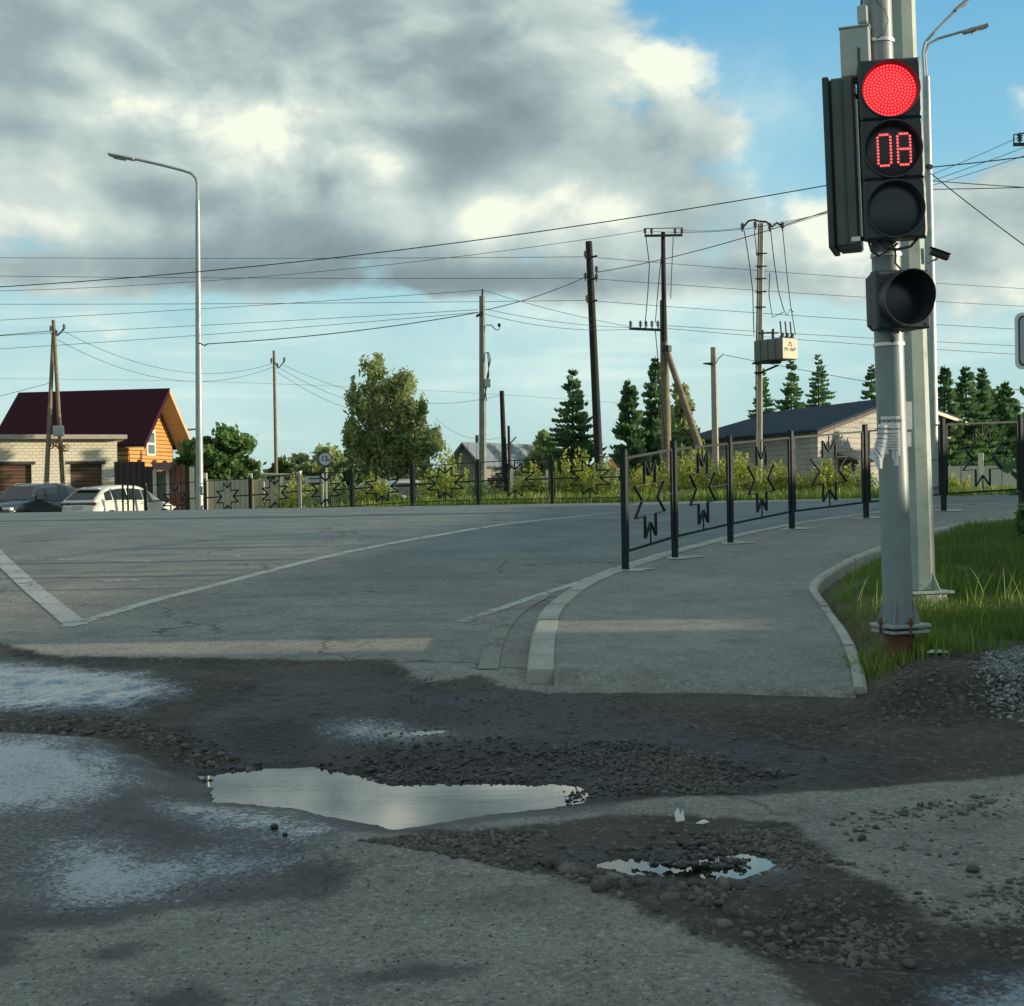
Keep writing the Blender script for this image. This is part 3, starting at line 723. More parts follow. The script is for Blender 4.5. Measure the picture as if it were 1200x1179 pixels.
def grass(name, XY, h0, h1, wid, label, zf=None, tintlo=0, tinthi=.9, lean=.45):
    n = len(XY); h = RNG.uniform(h0, h1, n) * (.55 + .8 * fb(XY[:, 0], XY[:, 1], 1.2, 3)); az = RNG.uniform(0, 6.28, n); ln = RNG.uniform(.05, lean, n) * h
    z = (zf or ground_full)(XY[:, 0], XY[:, 1]) - .01
    w = wid * RNG.uniform(.6, 1.3, n); dx, dy = np.cos(az), np.sin(az); fa = RNG.uniform(0, 6.28, n); wx_, wy_ = np.cos(fa) * w, np.sin(fa) * w
    lv = []
    for t, ww in ((0, 1), (.45, .8), (.8, .5), (1, .06)):
        cx = XY[:, 0] + dx * ln * t ** 2; cy = XY[:, 1] + dy * ln * t ** 2; cz = z + h * t
        lv += [np.stack([cx - wx_ * ww, cy - wy_ * ww, cz], 1), np.stack([cx + wx_ * ww, cy + wy_ * ww, cz], 1)]
    V = np.stack(lv, 1).reshape(-1, 3)
    q = np.array([(0, 1, 3, 2), (2, 3, 5, 4), (4, 5, 7, 6)]); F = (q[None] + (np.arange(n) * 8)[:, None, None]).reshape(-1, 4)
    t = tintlo + (tinthi - tintlo) * np.clip(fb(XY[:, 0], XY[:, 1], .9, 31) * .9 + RNG.normal(0, .16, n) - .05, 0, 1)
    o = np_mesh(name, V, F, grm, {'tint': np.repeat(t, 8)}); return tag(o, label, kind='stuff')
vg = gpz(.17, [(1042, 768), (1018, 742), (988, 712), (974, 695), (978, 684), (996, 664), (1040, 647), (1100, 620), (1212, 610), (1330, 606), (1330, 750), (1240, 750), (1100, 752), (1062, 762), (1035, 770)])
Q = rand_in(vg, 85000, lambda x, y: .15 + .85 * sst(fb(x, y, 2.0, 9), .25, .55)); sdq = poly_sd(Q[:, 0], Q[:, 1], vg)
grass('grass', Q[(sdq > .25) | (RNG.random(len(Q)) < .35)], .025, .12, .0024, 'uneven green grass around the feet of the two poles', tintlo=.0, tinthi=.95)
grass('grass', rand_in(vg, 700, clump(1.0, .45, .6, 44)), .16, .34, .0035, 'taller pale grass stalks standing in the verge', tintlo=.45, tinthi=1)
grass('grass', np.stack([a1x + np.clip(RNG.normal(.03, .22, 1300), -.27, .6), a1y + RNG.normal(.05, .13, 1300)], 1), .06, .17, .004, 'dense grass tuft around the foot of the traffic light pole', tintlo=.2, tinthi=.9)
# ------------------------------------------------------------------ poles
galv = mat('galvanised_steel', (.34, .38, .38), .5, .4, var=.14, scale=6, dirt=(.24, .26, .25), dscale=2)
paintpole = mat('grey_painted_steel', (.22, .26, .27), .45, .1, var=.10, scale=5, dirt=(.17, .20, .20), dscale=3)
rust = mat('rusty_steel', (.13, .065, .035), .85, .1, var=.4, scale=12)
darkp = mat('dark_green_black_plastic', (.030, .041, .047), .5, var=.2, scale=8)
blackm = mat('black_rubber', (.010, .011, .011), .45, var=.2)
fence_m = mat('dark_green_fence_paint', (.010, .020, .022), .6, 0, var=.25, scale=6, spec=.25)
boxm = mat('pale_grey_cabinet', (.40, .44, .42), .5, var=.1, scale=4, dirt=(.30, .32, .29))
strapm = mat('steel_strap', (.6, .62, .6), .35, .8, var=.1)
glassd = mat('dark_lens', (.012, .022, .028), .12, var=.3, scale=10, bump=.15, bscale=150)

# pole 1: traffic light pole
D1 = 8.6
a1 = P(1053, 730, D1); b1 = P(1026, -60, D1 + .0)
def along1(py, d=0): # centre of the pole at the height of a pixel row
    t = (py - 733) / (-60 - 733); return a1.lerp(b1, t)
gd = float(ground_full(np.array([a1.x]), np.array([a1.y]))[0])
t1 = thing('traffic_light_pole', (a1.x, a1.y, gd), 'round grey steel pole in front, carrying the traffic lights and torn paper notices', 'traffic light pole')
ax1 = (b1 - a1).normalized()
MB().tube([a1, b1], [.083, .077], 32, phase=.1).build('pole_shaft', paintpole, t1, smooth=True)
MB().bbox(a1 + Vector((.01, 0, -.012)), (.25, .24, .022), .004, Matrix.Rotation(.35, 3, 'Z')).bbox(a1 + Vector((.01, 0, -.045)), (.24, .23, .018), .004, Matrix.Rotation(.33, 3, 'Z')).build('base_plate', galv, t1)
for k in range(4):
    w = k * pi / 2 + .78 + .35; dr = Vector((cos(w), sin(w), 0)); sd = Vector((-sin(w), cos(w), 0)) * .004
    q = a1 + Vector((0, 0, .002))
    MB().prism([q + dr * .083 - sd, q + dr * .122 - sd, q + dr * .083 + Vector((0, 0, .13)) - sd], sd * 2).build('gusset', paintpole, t1)
    q = a1 + Vector((cos(w + .78) * .118, sin(w + .78) * .118, 0))
    MB().tube([q - Vector((0, 0, .06)), q + Vector((0, 0, .035))], .009, 6).tube([q, q + Vector((0, 0, .014))], .017, 6).build('anchor_bolt', rust, t1)
MB().tube([a1 - Vector((0, 0, .055)), (a1.x, a1.y, gd - .2)], [.085, .10], 20).build('foundation_stub', rust, t1, smooth=True)
for py in (80, 302, 407, 52):
    c = along1(py); MB().tube([c, c + ax1 * .018], .0875, 32, phase=.1).build('strap_band', strapm, t1, smooth=True)

# octagonal lamp pole behind it
D2 = 10.6
a2 = P(1076, 692, D2); b2 = P(1053, -60, D2)
g2 = float(ground_full(np.array([a2.x]), np.array([a2.y]))[0])
t2 = thing('street_lighting_pole', (a2.x, a2.y, g2), 'thick faceted pale pole standing in the grass right behind the traffic light pole', 'pole')
conc = mat('weathered_zinc', (.33, .39, .35), .6, .15, var=.16, scale=3, dirt=(.22, .27, .23), dscale=5)
R45 = pi / 8
MB().tube([a2 + Vector((0, 0, .01)), b2], [.118, .098], 8, phase=R45 + .2).build('octagonal_shaft', conc, t2)
MB().bbox((a2.x, a2.y, a2.z - .005), (.36, .36, .02), .003, Matrix.Rotation(.2, 3, 'Z')).build('base_plate', conc, t2)
for k in range(6):
    w = k * pi / 3 + .3; dr = Vector((cos(w), sin(w), 0)); sd = Vector((-sin(w), cos(w), 0)) * .005
    MB().prism([a2 + dr * .1 - sd, a2 + dr * .17 - sd, a2 + dr * .1 + Vector((0, 0, .15)) - sd], sd * 2).build('gusset', conc, t2)
MB().tube([(a2.x, a2.y, a2.z - .02), (a2.x, a2.y, g2 - .2)], [.2, .2], 12).build('concrete_footing', kerb_m, t2)

def curved_patch(base, axis, R, ang0, ang1, h0, h1, nx=10, jag=None, off=.002):
    """sheet wrapped around a pole; angle 0 faces the camera (-Y), positive to the right"""
    vs = []; fs = []
    for j, hh in enumerate((h0, h1)):
        for i in range(nx + 1):
            a = ang0 + (ang1 - ang0) * i / nx; jj = (jag(i / nx) if (jag and j == 0) else 0)
            p = base + axis * (hh + jj) + Vector((sin(a), -cos(a), 0)) * (R + off); vs.append(p)
    for i in range(nx): fs.append((i, i + 1, nx + 2 + i, nx + 1 + i))
    return vs, fs
_font_cache = {}
def text_geo(s, size, bold=0.0):
    c = bpy.data.curves.new('t', 'FONT'); c.body = s; c.size = size; c.align_x = 'CENTER'; c.align_y = 'CENTER'; c.offset = bold
    o = bpy.data.objects.new('t', c); COL.objects.link(o)
    dg = bpy.context.evaluated_depsgraph_get(); e = o.evaluated_get(dg); me = e.to_mesh()
    vs = [v.co.copy() for v in me.vertices]; fs = [tuple(p.vertices) for p in me.polygons]; e.to_mesh_clear()
    COL.objects.unlink(o); bpy.data.objects.remove(o); bpy.data.curves.remove(c)
    return vs, fs
paper = mat('notice_paper', (.68, .72, .72), .8, var=.12, scale=20)
ink = mat('black_ink', (.02, .025, .035), .7, var=0)
def mpx(d): return d / FPX
# notices
def wrap_text(mb, s, size, cc, R, axis, base, ang, h, bold=0, rot=0, off=.004):
    vs, fs = text_geo(s, size, bold); M_ = Matrix.Rotation(rot, 3, 'Z'); out = []
    for v in vs:
        v = M_ @ v; a = ang + v.x / R
        out.append(base + axis * (h + v.y) + Vector((sin(a), -cos(a), 0)) * (R + off))
    mb.add(out, fs)
R1 = .0835
nb = along1(490); 
n1_ = thing('paper_notice', along1(530), 'white printed notice with tear-off strips pasted round the front pole', 'notice')
p_ = MB()
vs, fs = curved_patch(along1(490), -ax1, R1, -1.0, .28, .0, .185, 12); p_.add(vs, fs)
for k, (a0, a1_, L_) in enumerate([(-1.0, -.8, .20), (-.76, -.5, .21), (-.3, -.2, .24), (-.18, -.08, .275), (-.05, .1, .275), (.12, .26, .22)]):
    vs, fs = curved_patch(along1(490), -ax1, R1, a0, a1_, .183, L_, 2); p_.add(vs, fs)
p_.build('notice_sheet', paper, n1_, fix=False)
t_ = MB()
wrap_text(t_, 'СТРОИТЕЛИ', .0215, 0, R1, ax1, along1(494), -.36, -.008, .0008)
wrap_text(t_, 'ВСЕ ВИДЫ РАБОТ', .0105, 0, R1, ax1, along1(503), -.28, -.01, .0004)
t_.build('notice_heading', ink, n1_, fix=False); t_ = MB()
for k in range(7): wrap_text(t_, random.choice(['фундамент, кровля', 'заборы и бани', 'отделка под ключ', 'недорого, быстро']), .0080, 0, R1, ax1, along1(508 + k * 3.2), -.22, -.01, .0002)
t_.build('notice_text', ink, n1_, fix=False)
n2_ = thing('paper_notice', along1(520) + Vector((-.05, -.09, 0)), 'torn paper strip peeling off the front pole and hanging to the left', 'notice')
q0 = along1(496); cx = Vector((0, -.105, 0))
rows = [(498, 1029, 1040), (510, 1028, 1040), (518, 1026, 1039), (528, 1023, 1037), (535, 1018, 1036), (540, 1024, 1034.5), (549, 1028, 1034)]
vs = []; fs = []
for i, (py, xl, xr) in enumerate(rows):
    for j in range(4):
        q = P(xl + (xr - xl) * j / 3, py, D1 - .105 - .015 * i * .6 + .01 * sin(j * 2.0)); vs.append(q)
for i in range(len(rows) - 1):
    for j in range(3): fs.append((i * 4 + j, i * 4 + j + 1, i * 4 + j + 5, i * 4 + j + 4))
MB().add(vs, fs).build('paper_strip', paper, n2_, fix=False)
t_ = MB()
for s_, sz, px, py, ro, b in [('СРОЧНО', .018, 1034, 503, 0, .0008), ('НУЖНЫ', .017, 1034, 508.5, 0, .0006), ('рабочие', .012, 1033.5, 514, -.05, .0003), ('разнорабочие', .008, 1032.5, 519, -.1, .0002), ('оплата сразу', .008, 1031.5, 523, -.15, .0002), ('звоните', .014, 1029.5, 530, -1.0, .0005), ('8-912-44', .011, 1027, 534, -1.0, .0004)]:
    tv, tf = text_geo(s_, sz, b); o_ = P(px, py, D1 - .118 - .02 - .0012 * max(0, py - 500)); M_ = Matrix.Rotation(ro, 3, 'Z')
    t_.add([o_ + Vector(((M_ @ v).x, 0, (M_ @ v).y)) for v in tv], tf)
t_.build('strip_text', ink, n2_, fix=False)
n3_ = thing('paper_notice', a2 + Vector((0, -.1, 1.3)), 'faded washed-out notice stuck on the thick faceted pole', 'notice')
fad = mat('faded_paper', (.47, .53, .50), .8, var=.12, scale=30)
q = P(1063, 487, D2 - .125)
MB().box(q, (.075, .003, .19), Matrix.Rotation(.25, 3, 'Z')).box(P(1064, 515, D2 - .126), (.05, .003, .10), Matrix.Rotation(.25, 3, 'Z')).build('notice_sheet', fad, n3_)

# --- traffic heads
def head(name, label, cen, yaw, n_sec, sec=(.352, .330), depth=.14, tilt=0.0, roll=.02, lens_r=.150, visor=0.04, vis_len=.0, faces=('red', 'timer', 'off'), cat='traffic light', recess=.045):
    t = thing(name, cen, label, cat)
    R = Matrix.Rotation(roll, 3, 'Y') @ Matrix.Rotation(yaw, 3, 'Z') @ Matrix.Rotation(tilt, 3, 'X')
    sw, sh = sec; H = sh * n_sec
    def w(x, y, z): return Vector(cen) + R @ Vector((x, y, z))
    back = MB(); back.bbox(w(0, .062 + depth * .5, 0), (sw * .94, depth, H * .985), .03, R); back.build('housing_back', darkp, t)
    for i in range(n_sec):
        zc = H / 2 - sh * (i + .5)
        # square front frame with a round hole
        mb = MB(); n = 48; vs = []; fs = []; b = .012
        sq = []
        for k in range(n):
            a = 2 * pi * k / n; c_, s_ = cos(a), sin(a); m_ = max(abs(c_) / (sw / 2 - b), abs(s_) / (sh / 2 - b)); sq.append((c_ / m_, s_ / m_))
        def ring(kind):
            out = []
            for k in range(n):
                a = 2 * pi * k / n
                if kind == 'hole': p = (lens_r * 1.035 * cos(a), -.0, lens_r * 1.035 * sin(a))
                elif kind == 'holein': p = (lens_r * .985 * cos(a), recess, lens_r * .985 * sin(a))
                elif kind == 'lip0': p = (lens_r * 1.10 * cos(a), 0, lens_r * 1.10 * sin(a))
                elif kind == 'lip1': p = (lens_r * 1.09 * cos(a), -.012, lens_r * 1.09 * sin(a))
                elif kind == 'lip2': p = (lens_r * 1.04 * cos(a), -.012, lens_r * 1.04 * sin(a))
                elif kind == 'sq': p = (sq[k][0], 0, sq[k][1])
                elif kind == 'sqo': p = (sq[k][0] * (sw / (sw - 2 * b)) * .998, .012, sq[k][1] * (sh / (sh - 2 * b)) * .994)
                elif kind == 'sqb': p = (sq[k][0] * (sw / (sw - 2 * b)) * .998, .07, sq[k][1] * (sh / (sh - 2 * b)) * .994)
                out.append(w(p[0], p[1], zc + p[2]))
            return out
        order = ['sqb', 'sqo', 'sq', 'lip0', 'lip1', 'lip2', 'hole', 'holein']
        for r_ in order: vs += ring(r_)
        for r_ in range(len(order) - 1):
            for k in range(n): k2 = (k + 1) % n; fs.append((r_ * n + k, r_ * n + k2, (r_ + 1) * n + k2, (r_ + 1) * n + k))
        mb.add(vs, fs)
        for cx_ in (-1, 1):
            for cz_ in (-1, 1): mb.tube([w(cx_ * (sw / 2 - .025), -.004, zc + cz_ * (sh / 2 - .025)), w(cx_ * (sw / 2 - .025), .01, zc + cz_ * (sh / 2 - .025))], .007, 8)
        sec_o = mb.build('lamp_section', darkp, t, smooth=True, fix=False)
        # lens disc (slightly domed)
        mb = MB(); vs = [w(0, recess - .018, zc)]; fs = []; rings = 6
        for r_ in range(1, rings + 1):
            rr_ = lens_r * 1.0 * r_ / rings
            for k in range(n): a = 2 * pi * k / n; vs.append(w(rr_ * cos(a), recess - .018 * (1 - (r_ / rings) ** 2), zc + rr_ * sin(a)))
        for k in range(n): fs.append((0, 1 + k, 1 + (k + 1) % n))
        for r_ in range(rings - 1):
            for k in range(n): k2 = (k + 1) % n; fs.append((1 + r_ * n + k, 1 + (r_ + 1) * n + k, 1 + (r_ + 1) * n + k2, 1 + r_ * n + k2))
        mb.add(vs, fs)
        f_ = faces[i]
        lm_ = {'red': red_lens, 'timer': timer_face, 'off': glassd}[f_]
        lo = mb.build('lens', lm_, sec_o, smooth=True, fix=False)
        lo.parent = sec_o; 
        dots = []
        if f_ == 'red':
            for r_ in range(0, 9):
                nn = max(1, int(round(6.0 * r_)))
                for k in range(nn): a = 2 * pi * k / nn + r_ * .3; dots.append((r_ * .0168 * cos(a), r_ * .0168 * sin(a)))
        if f_ == 'timer':
            def seg(x0, z0, x1, z1, m_):
                for k in range(m_ + 1): dots.append((x0 + (x1 - x0) * k / m_, z0 + (z1 - z0) * k / m_))
            ox, oz = .012, .0
            W_, Hh = .068, .168
            for cx_ in (ox - .054, ox + .052):
                l, r__ = cx_ - W_ / 2, cx_ + W_ / 2; tp, bt = oz + Hh / 2, oz - Hh / 2; c_ = .014
                seg(l, bt + c_, l, tp - c_, 8); seg(r__, bt + c_, r__, tp - c_, 8); seg(l + c_, tp, r__ - c_, tp, 3); seg(l + c_, bt, r__ - c_, bt, 3)
                if cx_ > ox: seg(l + c_, oz, r__ - c_, oz, 3)
        if dots:
            for side_ in ((-1, 1) if f_ == 'timer' else (0,)):
             mb = MB()
             for dx, dz in dots:
                if side_ and (dx - .011) * side_ < 0: continue
                rr_ = (dx * dx + dz * dz) ** .5; yy = recess - .018 * (1 - (rr_ / lens_r) ** 2) - .003
                s_ = .0050 if f_ == 'red' else .0072
                mb.add([w(dx + s_ * cos(a * pi / 3), yy, zc + dz + s_ * sin(a * pi / 3)) for a in range(6)], [(5, 4, 3, 2, 1, 0)])
             mb.build('countdown_digit' if f_ == 'timer' else 'led_points', led_dot if f_ == 'timer' else led_pt, sec_o, fix=False)
        if vis_len:
            mb = MB(); vs = []; fs = []
            for r_, (yy, ro, ) in enumerate([(0, 1.1), (-1, 1.1), (-1, 1.07), (0, 1.07)]):
                for k in range(n):
                    a = 2 * pi * k / n; L_ = vis_len * (.62 + .38 * max(-.2, sin(a)))
                    vs.append(w(lens_r * ro * cos(a), yy * L_, zc + lens_r * ro * sin(a)))
            for r_ in range(3):
                for k in range(n): k2 = (k + 1) % n; fs.append((r_ * n + k, r_ * n + k2, (r_ + 1) * n + k2, (r_ + 1) * n + k))
            mb.add(vs, fs); mb.build('visor', darkp, sec_o, smooth=True, fix=False)
    return t, w
def emis(name, col, stren, base):
    m, N, B = new_mat(name); B.inputs['Base Color'].default_value = (*base, 1); B.inputs['Emission Color'].default_value = (*col, 1); B.inputs['Emission Strength'].default_value = stren; B.inputs['Roughness'].default_value = .3
    return m
red_lens = emis('lit_red_lens', (1, .004, .012), .95, (.5, .01, .01))
led_pt = emis('bright_red_led', (1, .12, .13), 1.3, (.6, .05, .05))
led_dot = emis('red_digit_led', (1, .10, .11), 1.3, (.6, .05, .05))
timer_face = mat('timer_face', (.020, .012, .016), .3, var=.2, scale=10)
yaw1 = -.10
hc = P(1046.5, 174, D1 - .235)
th, hw = head('traffic_light', 'three section traffic light showing red above a red 08 countdown', hc, yaw1, 3, roll=-.027, sec=(.335, .326), lens_r=.146)
# brackets to the pole
for q_ in ((.40, 95), (-.40, 262)): MB().tube([hw(-.02, .12, q_[0]), along1(q_[1])], .016, 8).build('mounting_bracket', darkp, th)
mb = MB(); mb.tube([hw(-.1, .06, -.48), hw(-.06, .02, -.53), hw(.0, .03, -.545), hw(.08, .05, -.53), hw(.12, .06, -.49)], .008, 8)
mb.tube([hw(-.14, .08, -.48), hw(-.13, .06, -.54), hw(-.09, .06, -.57), hw(-.03, .08, -.54), hw(.02, .1, -.50)], .007, 8); mb.build('cable_loop', blackm, th, smooth=True)

hc2 = P(988, 196, D1 + .03)
gm_ = mat('green_grey_housing', (.075, .100, .090), .5, .1, var=.2, scale=5)
t3 = thing('traffic_light', hc2, 'dark green-grey traffic light seen side-on, left of the one showing red', 'traffic light')
Rz = Matrix.Rotation(-.027, 3, 'Y') @ Matrix.Rotation(-.30, 3, 'Z')
def w2(x, y, z): return Vector(hc2) + Rz @ Vector((x, y, z))
MB().bbox(w2(.02, 0, 0), (.13, .30, .93), .012, Rz).build('housing', gm_, t3)
MB().bbox(w2(-.065, 0, 0), (.035, .34, .945), .006, Rz).build('front_frame', darkp, t3)
MB().bbox(w2(.02, -.153, 0), (.012, .012, .90), .004, Rz).build('seam_rib', gm_, t3)
MB().bbox(w2(.065, -.12, -.43), (.055, .07, .03), .004, Rz).build('latch', strapm, t3)
for k in (-1, 0, 1):
    mb = MB(); n = 24; vs = []; fs = []
    for r_, (x_, q_) in enumerate([(-.08, .15), (-.135, .15), (-.135, .143), (-.08, .143)]):
        for j in range(n): a = 2 * pi * j / n; vs.append(w2(x_, q_ * cos(a), k * .31 + q_ * sin(a)))
    for r_ in range(3):
        for j in range(n): j2 = (j + 1) % n; fs.append((r_ * n + j, r_ * n + j2, (r_ + 1) * n + j2, (r_ + 1) * n + j))
    vs2 = [w2(-.084, .143 * cos(2 * pi * j / n), k * .31 + .143 * sin(2 * pi * j / n)) for j in range(n)]
    MB().add(vs2, [tuple(range(n))]).build('lens', glassd, t3)
for q_ in ((.38, 98), (-.40, 280)): MB().tube([w2(.05, .05, q_[0]), along1(q_[1])], .014, 8).build('mounting_bracket', darkp, t3)

hc3 = P(1059, 350.5, D1 - .17)
th3, hw3 = head('traffic_light', 'single unlit traffic light section with round hood below the red light', hc3, .22, 1, sec=(.318, .325), lens_r=.137, roll=-.02, faces=('off',), vis_len=.13, depth=.12)
MB().tube([hw3(-.06, .06, -.15), hw3(-.05, .04, -.21), along1(402) + Vector((.0, -.08, 0))], .013, 8).build('mounting_bracket', darkp, th3)
MB().tube([hw3(.0, .1, .1), along1(330)], .02, 8).build('mounting_bracket', darkp, th3)
mb = MB(); c0 = P(1045, 283, D1 - .09); mb.tube([P(1043, 283, D1 - .1), P(1050, 297, D1 - .11), P(1049, 308, D1 - .12), P(1058, 318, D1 - .1)], .006, 8)
mb.build('supply_cable', blackm, th3, smooth=True)
wb = mat('white_tape', (.62, .64, .62), .5, var=.1)
MB().prism([P(1053, 386, D1 - .02), P(1066, 386, D1 - .02), P(1061, 402, D1 - .03), P(1048, 404, D1 - .05)], (0, .01, 0)).build('white_wrap', wb, th3)

# cabinets on the pole
tb = thing('control_box', P(1003, 95, D1), 'pale grey control cabinet on the front pole above the side-on traffic light', 'control box')
Rb = Matrix.Rotation(-.024, 3, 'Y') @ Matrix.Rotation(-.32, 3, 'Z')
c_ = P(1004, 66, D1 - .02)
MB().bbox(c_, (.16, .20, .27), .008, Rb).build('cabinet', boxm, tb)
MB().bbox(c_ + Rb @ Vector((0, 0, .139)), (.17, .21, .010), .003, Rb).build('lid', boxm, tb)
MB().bbox(c_ + Rb @ Vector((.02, -.103, -.02)), (.012, .008, .08), .002, Rb).build('hinge', darkp, tb)
MB().bbox(c_ + Rb @ Vector((.06, .02, -.15)), (.1, .12, .03), .004, Rb).build('bracket', darkp, tb)
tb2 = thing('control_box', P(1010, 30, D1 - .06), 'small grey junction box near the top of the front pole', 'control box')
c_ = P(1011, 18, D1 - .08)
MB().bbox(c_, (.055, .07, .095), .006, Rb).build('cabinet', boxm, tb2)
MB().tube([c_ + Vector((-.005, 0, .045)), c_ + Vector((.005, 0, .16))], .009, 8).build('cable_gland', darkp, tb2)
MB().tube([P(1026, 0, D1 - .09), P(1037, 12, D1 - .1), P(1041, 24, D1 - .1), P(1036, 40, D1 - .095), P(1026, 45, D1 - .09)], .0022, 6).build('thin_cable', blackm, tb2)

# camera on the rear pole
tcam = thing('surveillance_camera', P(1090, 297, D2), 'small black surveillance camera sticking out right of the thick pole', 'camera')
c_ = P(1101, 298.5, D2 - .05); Rc = Matrix.Rotation(.36, 3, 'Y')
MB().bbox(c_, (.135, .05, .042), .008, Rc).build('camera_body', blackm, tcam)
MB().bbox(c_ + Vector((.004, 0, .026)), (.15, .058, .006), .002, Rc).build('sun_shield', darkp, tcam)
MB().tube([P(1086, 308, D2), P(1097, 304, D2 - .03), P(1100, 300, D2 - .05)], .008, 8).build('camera_arm', galv, tcam)

# ------------------------------------------------------------------ fences with star ornament
def star_segs(a, b, k=.42):
    """polyline pieces of the eight pointed star, in units of half size a (wide) x b (high)"""
    w_ = .36 * a; q = b * .42
    top = [((-w_, b), (-w_, q)), ((-w_, b), (0, b * .62)), ((0, b * .62), (w_, b)), ((w_, b), (w_, q))]
    side = [((-w_, q), (-a, q)), ((-a, q), (-a * .52, 0)), ((-a * .52, 0), (-a, -q)), ((-a, -q), (-w_, -q)), ((w_, q), (a, q)), ((a, q), (a * .52, 0)), ((a * .52, 0), (a, -q)), ((a, -q), (w_, -q))]
    bot = [((-w_, -b), (-w_, -q)), ((-w_, -b), (0, -b * .62)), ((0, -b * .62), (w_, -b)), ((w_, -b), (w_, -q))]
    return top + side + bot
def bar(mb, p, q, wid, dep, nrm):
    """flat bar from p to q: thickness wid in the panel plane, depth dep along nrm"""
    p, q = Vector(p), Vector(q); t = (q - p).normalized(); s_ = t.cross(nrm).normalized()
    a, b = s_ * wid / 2, nrm.normalized() * dep / 2
    mb.add([p - a - b, p + a - b, p + a + b, p - a + b, q - a - b, q + a - b, q + a + b, q - a + b],
           [(0, 3, 2, 1), (4, 5, 6, 7), (0, 1, 5, 4), (1, 2, 6, 5), (2, 3, 7, 6), (3, 0, 4, 7)])
def fence(pts, hts, name, label, matp, post_w=.07, lift=.16, sag=.04, ornw=.30, footing=True, white=(), starw=None, dep=.045, thk=.010):
    t = thing(name, pts[0], label, 'fence')
    for i, (p, h) in enumerate(zip(pts, hts)):
        nx_ = pts[min(i + 1, len(pts) - 1)] - pts[max(0, i - 1)]; ang = atan2(nx_.y, nx_.x)
        mm = galv if i in white else matp  # sunlit look of the listed posts put into the paler galvanised colour
        po = MB().bbox((p.x, p.y, p.z + h / 2 - .03), (post_w, post_w, h + .06), .004, Matrix.Rotation(ang, 3, 'Z')).build('post', mm, t)
        MB().bbox((p.x, p.y, p.z + h + .003), (post_w * 1.06, post_w * 1.06, .006), .002, Matrix.Rotation(ang, 3, 'Z')).build('post_cap', mm, po)
    for i in range(len(pts) - 1):
        p, q = pts[i], pts[i + 1]; d = (q - p); d.z = 0; L = d.length; u = d.normalized(); nrm = Vector((-u.y, u.x, 0)); R = Matrix.Rotation(atan2(u.y, u.x), 3, 'Z')
        def at(f, z): # f 0..1 along, z metres up
            g0 = p.z + (q.z - p.z) * f; hh = hts[i] + (hts[i + 1] - hts[i]) * f
            return Vector((p.x + d.x * f, p.y + d.y * f, g0 + z * hh / 1.1))
        e = (post_w * .5 + .03) / L
        mb = MB(); zt, zb = 1.1 - sag - .02, lift
        for a_, b_ in ((at(e, zt), at(1 - e, zt)), (at(e, zb), at(1 - e, zb)), (at(e, zb), at(e, zt)), (at(1 - e, zb), at(1 - e, zt))): bar(mb, a_, b_, .022, .022, nrm)
        for f0, f1 in ((0, e), (1 - e, 1)):
            for z_ in (zt - .10, zb + .10): bar(mb, at(f0, z_), at(f1, z_), .012, .02, nrm)
        fr = mb.build('panel_frame', matp, t)
        zm = (zt + zb) / 2; hb = (zt - zb) / 2; mb = MB()
        aw_ = (starw or .42) / L
        for (x0, z0), (x1, z1) in star_segs(1, .84 * hb):
            bar(mb, at(.5 + x0 * aw_ , zm + z0), at(.5 + x1 * aw_, zm + z1), thk, dep, nrm)
        bar(mb, at(e, zm), at(.5 - aw_ * .52, zm), thk, dep * .5, nrm); bar(mb, at(.5 + aw_ * .52, zm), at(1 - e, zm), thk, dep * .5, nrm)
        bar(mb, at(.5, zm + .84 * hb * .62), at(.5, zt), thk, dep * .5, nrm); bar(mb, at(.5, zb), at(.5, zm - .84 * hb * .62), thk, dep * .5, nrm)
        mb.build('star_ornament', matp, fr)
    return t
near_px = [(733, 667, 14.2), (791, 648, 15.15), (856, 631.5, 16.4), (928, 615.5, 17.7), (1015, 604, 18.6), (1106, 594, 19.1), (1197, 588, 19.7), (1300, 583, 20.3)]
tops = [527, 517, 511, 505, 498, 490, 487, 484]
npts = [P(*q) for q in near_px]; nh = [ (q[1] - tp) / FPX * q[2] for q, tp in zip(near_px, tops)]
fence(npts, nh, 'footpath_fence', 'near dark green metal fence with star ornaments along the footpath', fence_m, starw=.33, post_w=.054, sag=.06, thk=.010, dep=.028)
fm2 = paint_mat('spilled_mortar', (.45, .46, .42), .40, 12)
for i, p in enumerate(npts[:6]):
    mb = MB(); n = 20; vs = []
    for k in range(n):
        a = 2 * pi * k / n; r_ = .17 + .05 * sin(3 * a + i) + random.uniform(-.02, .02); x, y = p.x + .06 + r_ * cos(a) * 1.1, p.y + r_ * sin(a) * .8; vs.append((x, y, swz(x, y) + .006))
    mb.add(vs, [tuple(range(n))]); o = mb.build('mortar_patch', fm2, fix=False); tag(o, ['pale mortar patch at the foot of the %s fence post from the left' % w for w in ('first', 'second', 'third', 'fourth', 'fifth', 'sixth')][i], kind='structure')
far_px = [(171, 610, 45.5), (241, 607, 44), (294, 604, 42.6), (352, 600.5, 41.4), (413, 597, 40.4), (484, 593, 39.6), (561, 590.5, 39.0), (647, 589.5, 38.7), (736, 588, 38.6), (826, 586, 38.6), (916, 583, 38.7), (1006, 580, 38.8), (1096, 577, 38.9)]
ftop = [566.5, 561, 558, 552, 550, 544, 538.5, 534, 531, 529, 527, 525, 523]
fpts = [P(*q) for q in far_px]; fh = [(q[1] - tp) / FPX * q[2] for q, tp in zip(far_px, ftop)]
n_f = 9
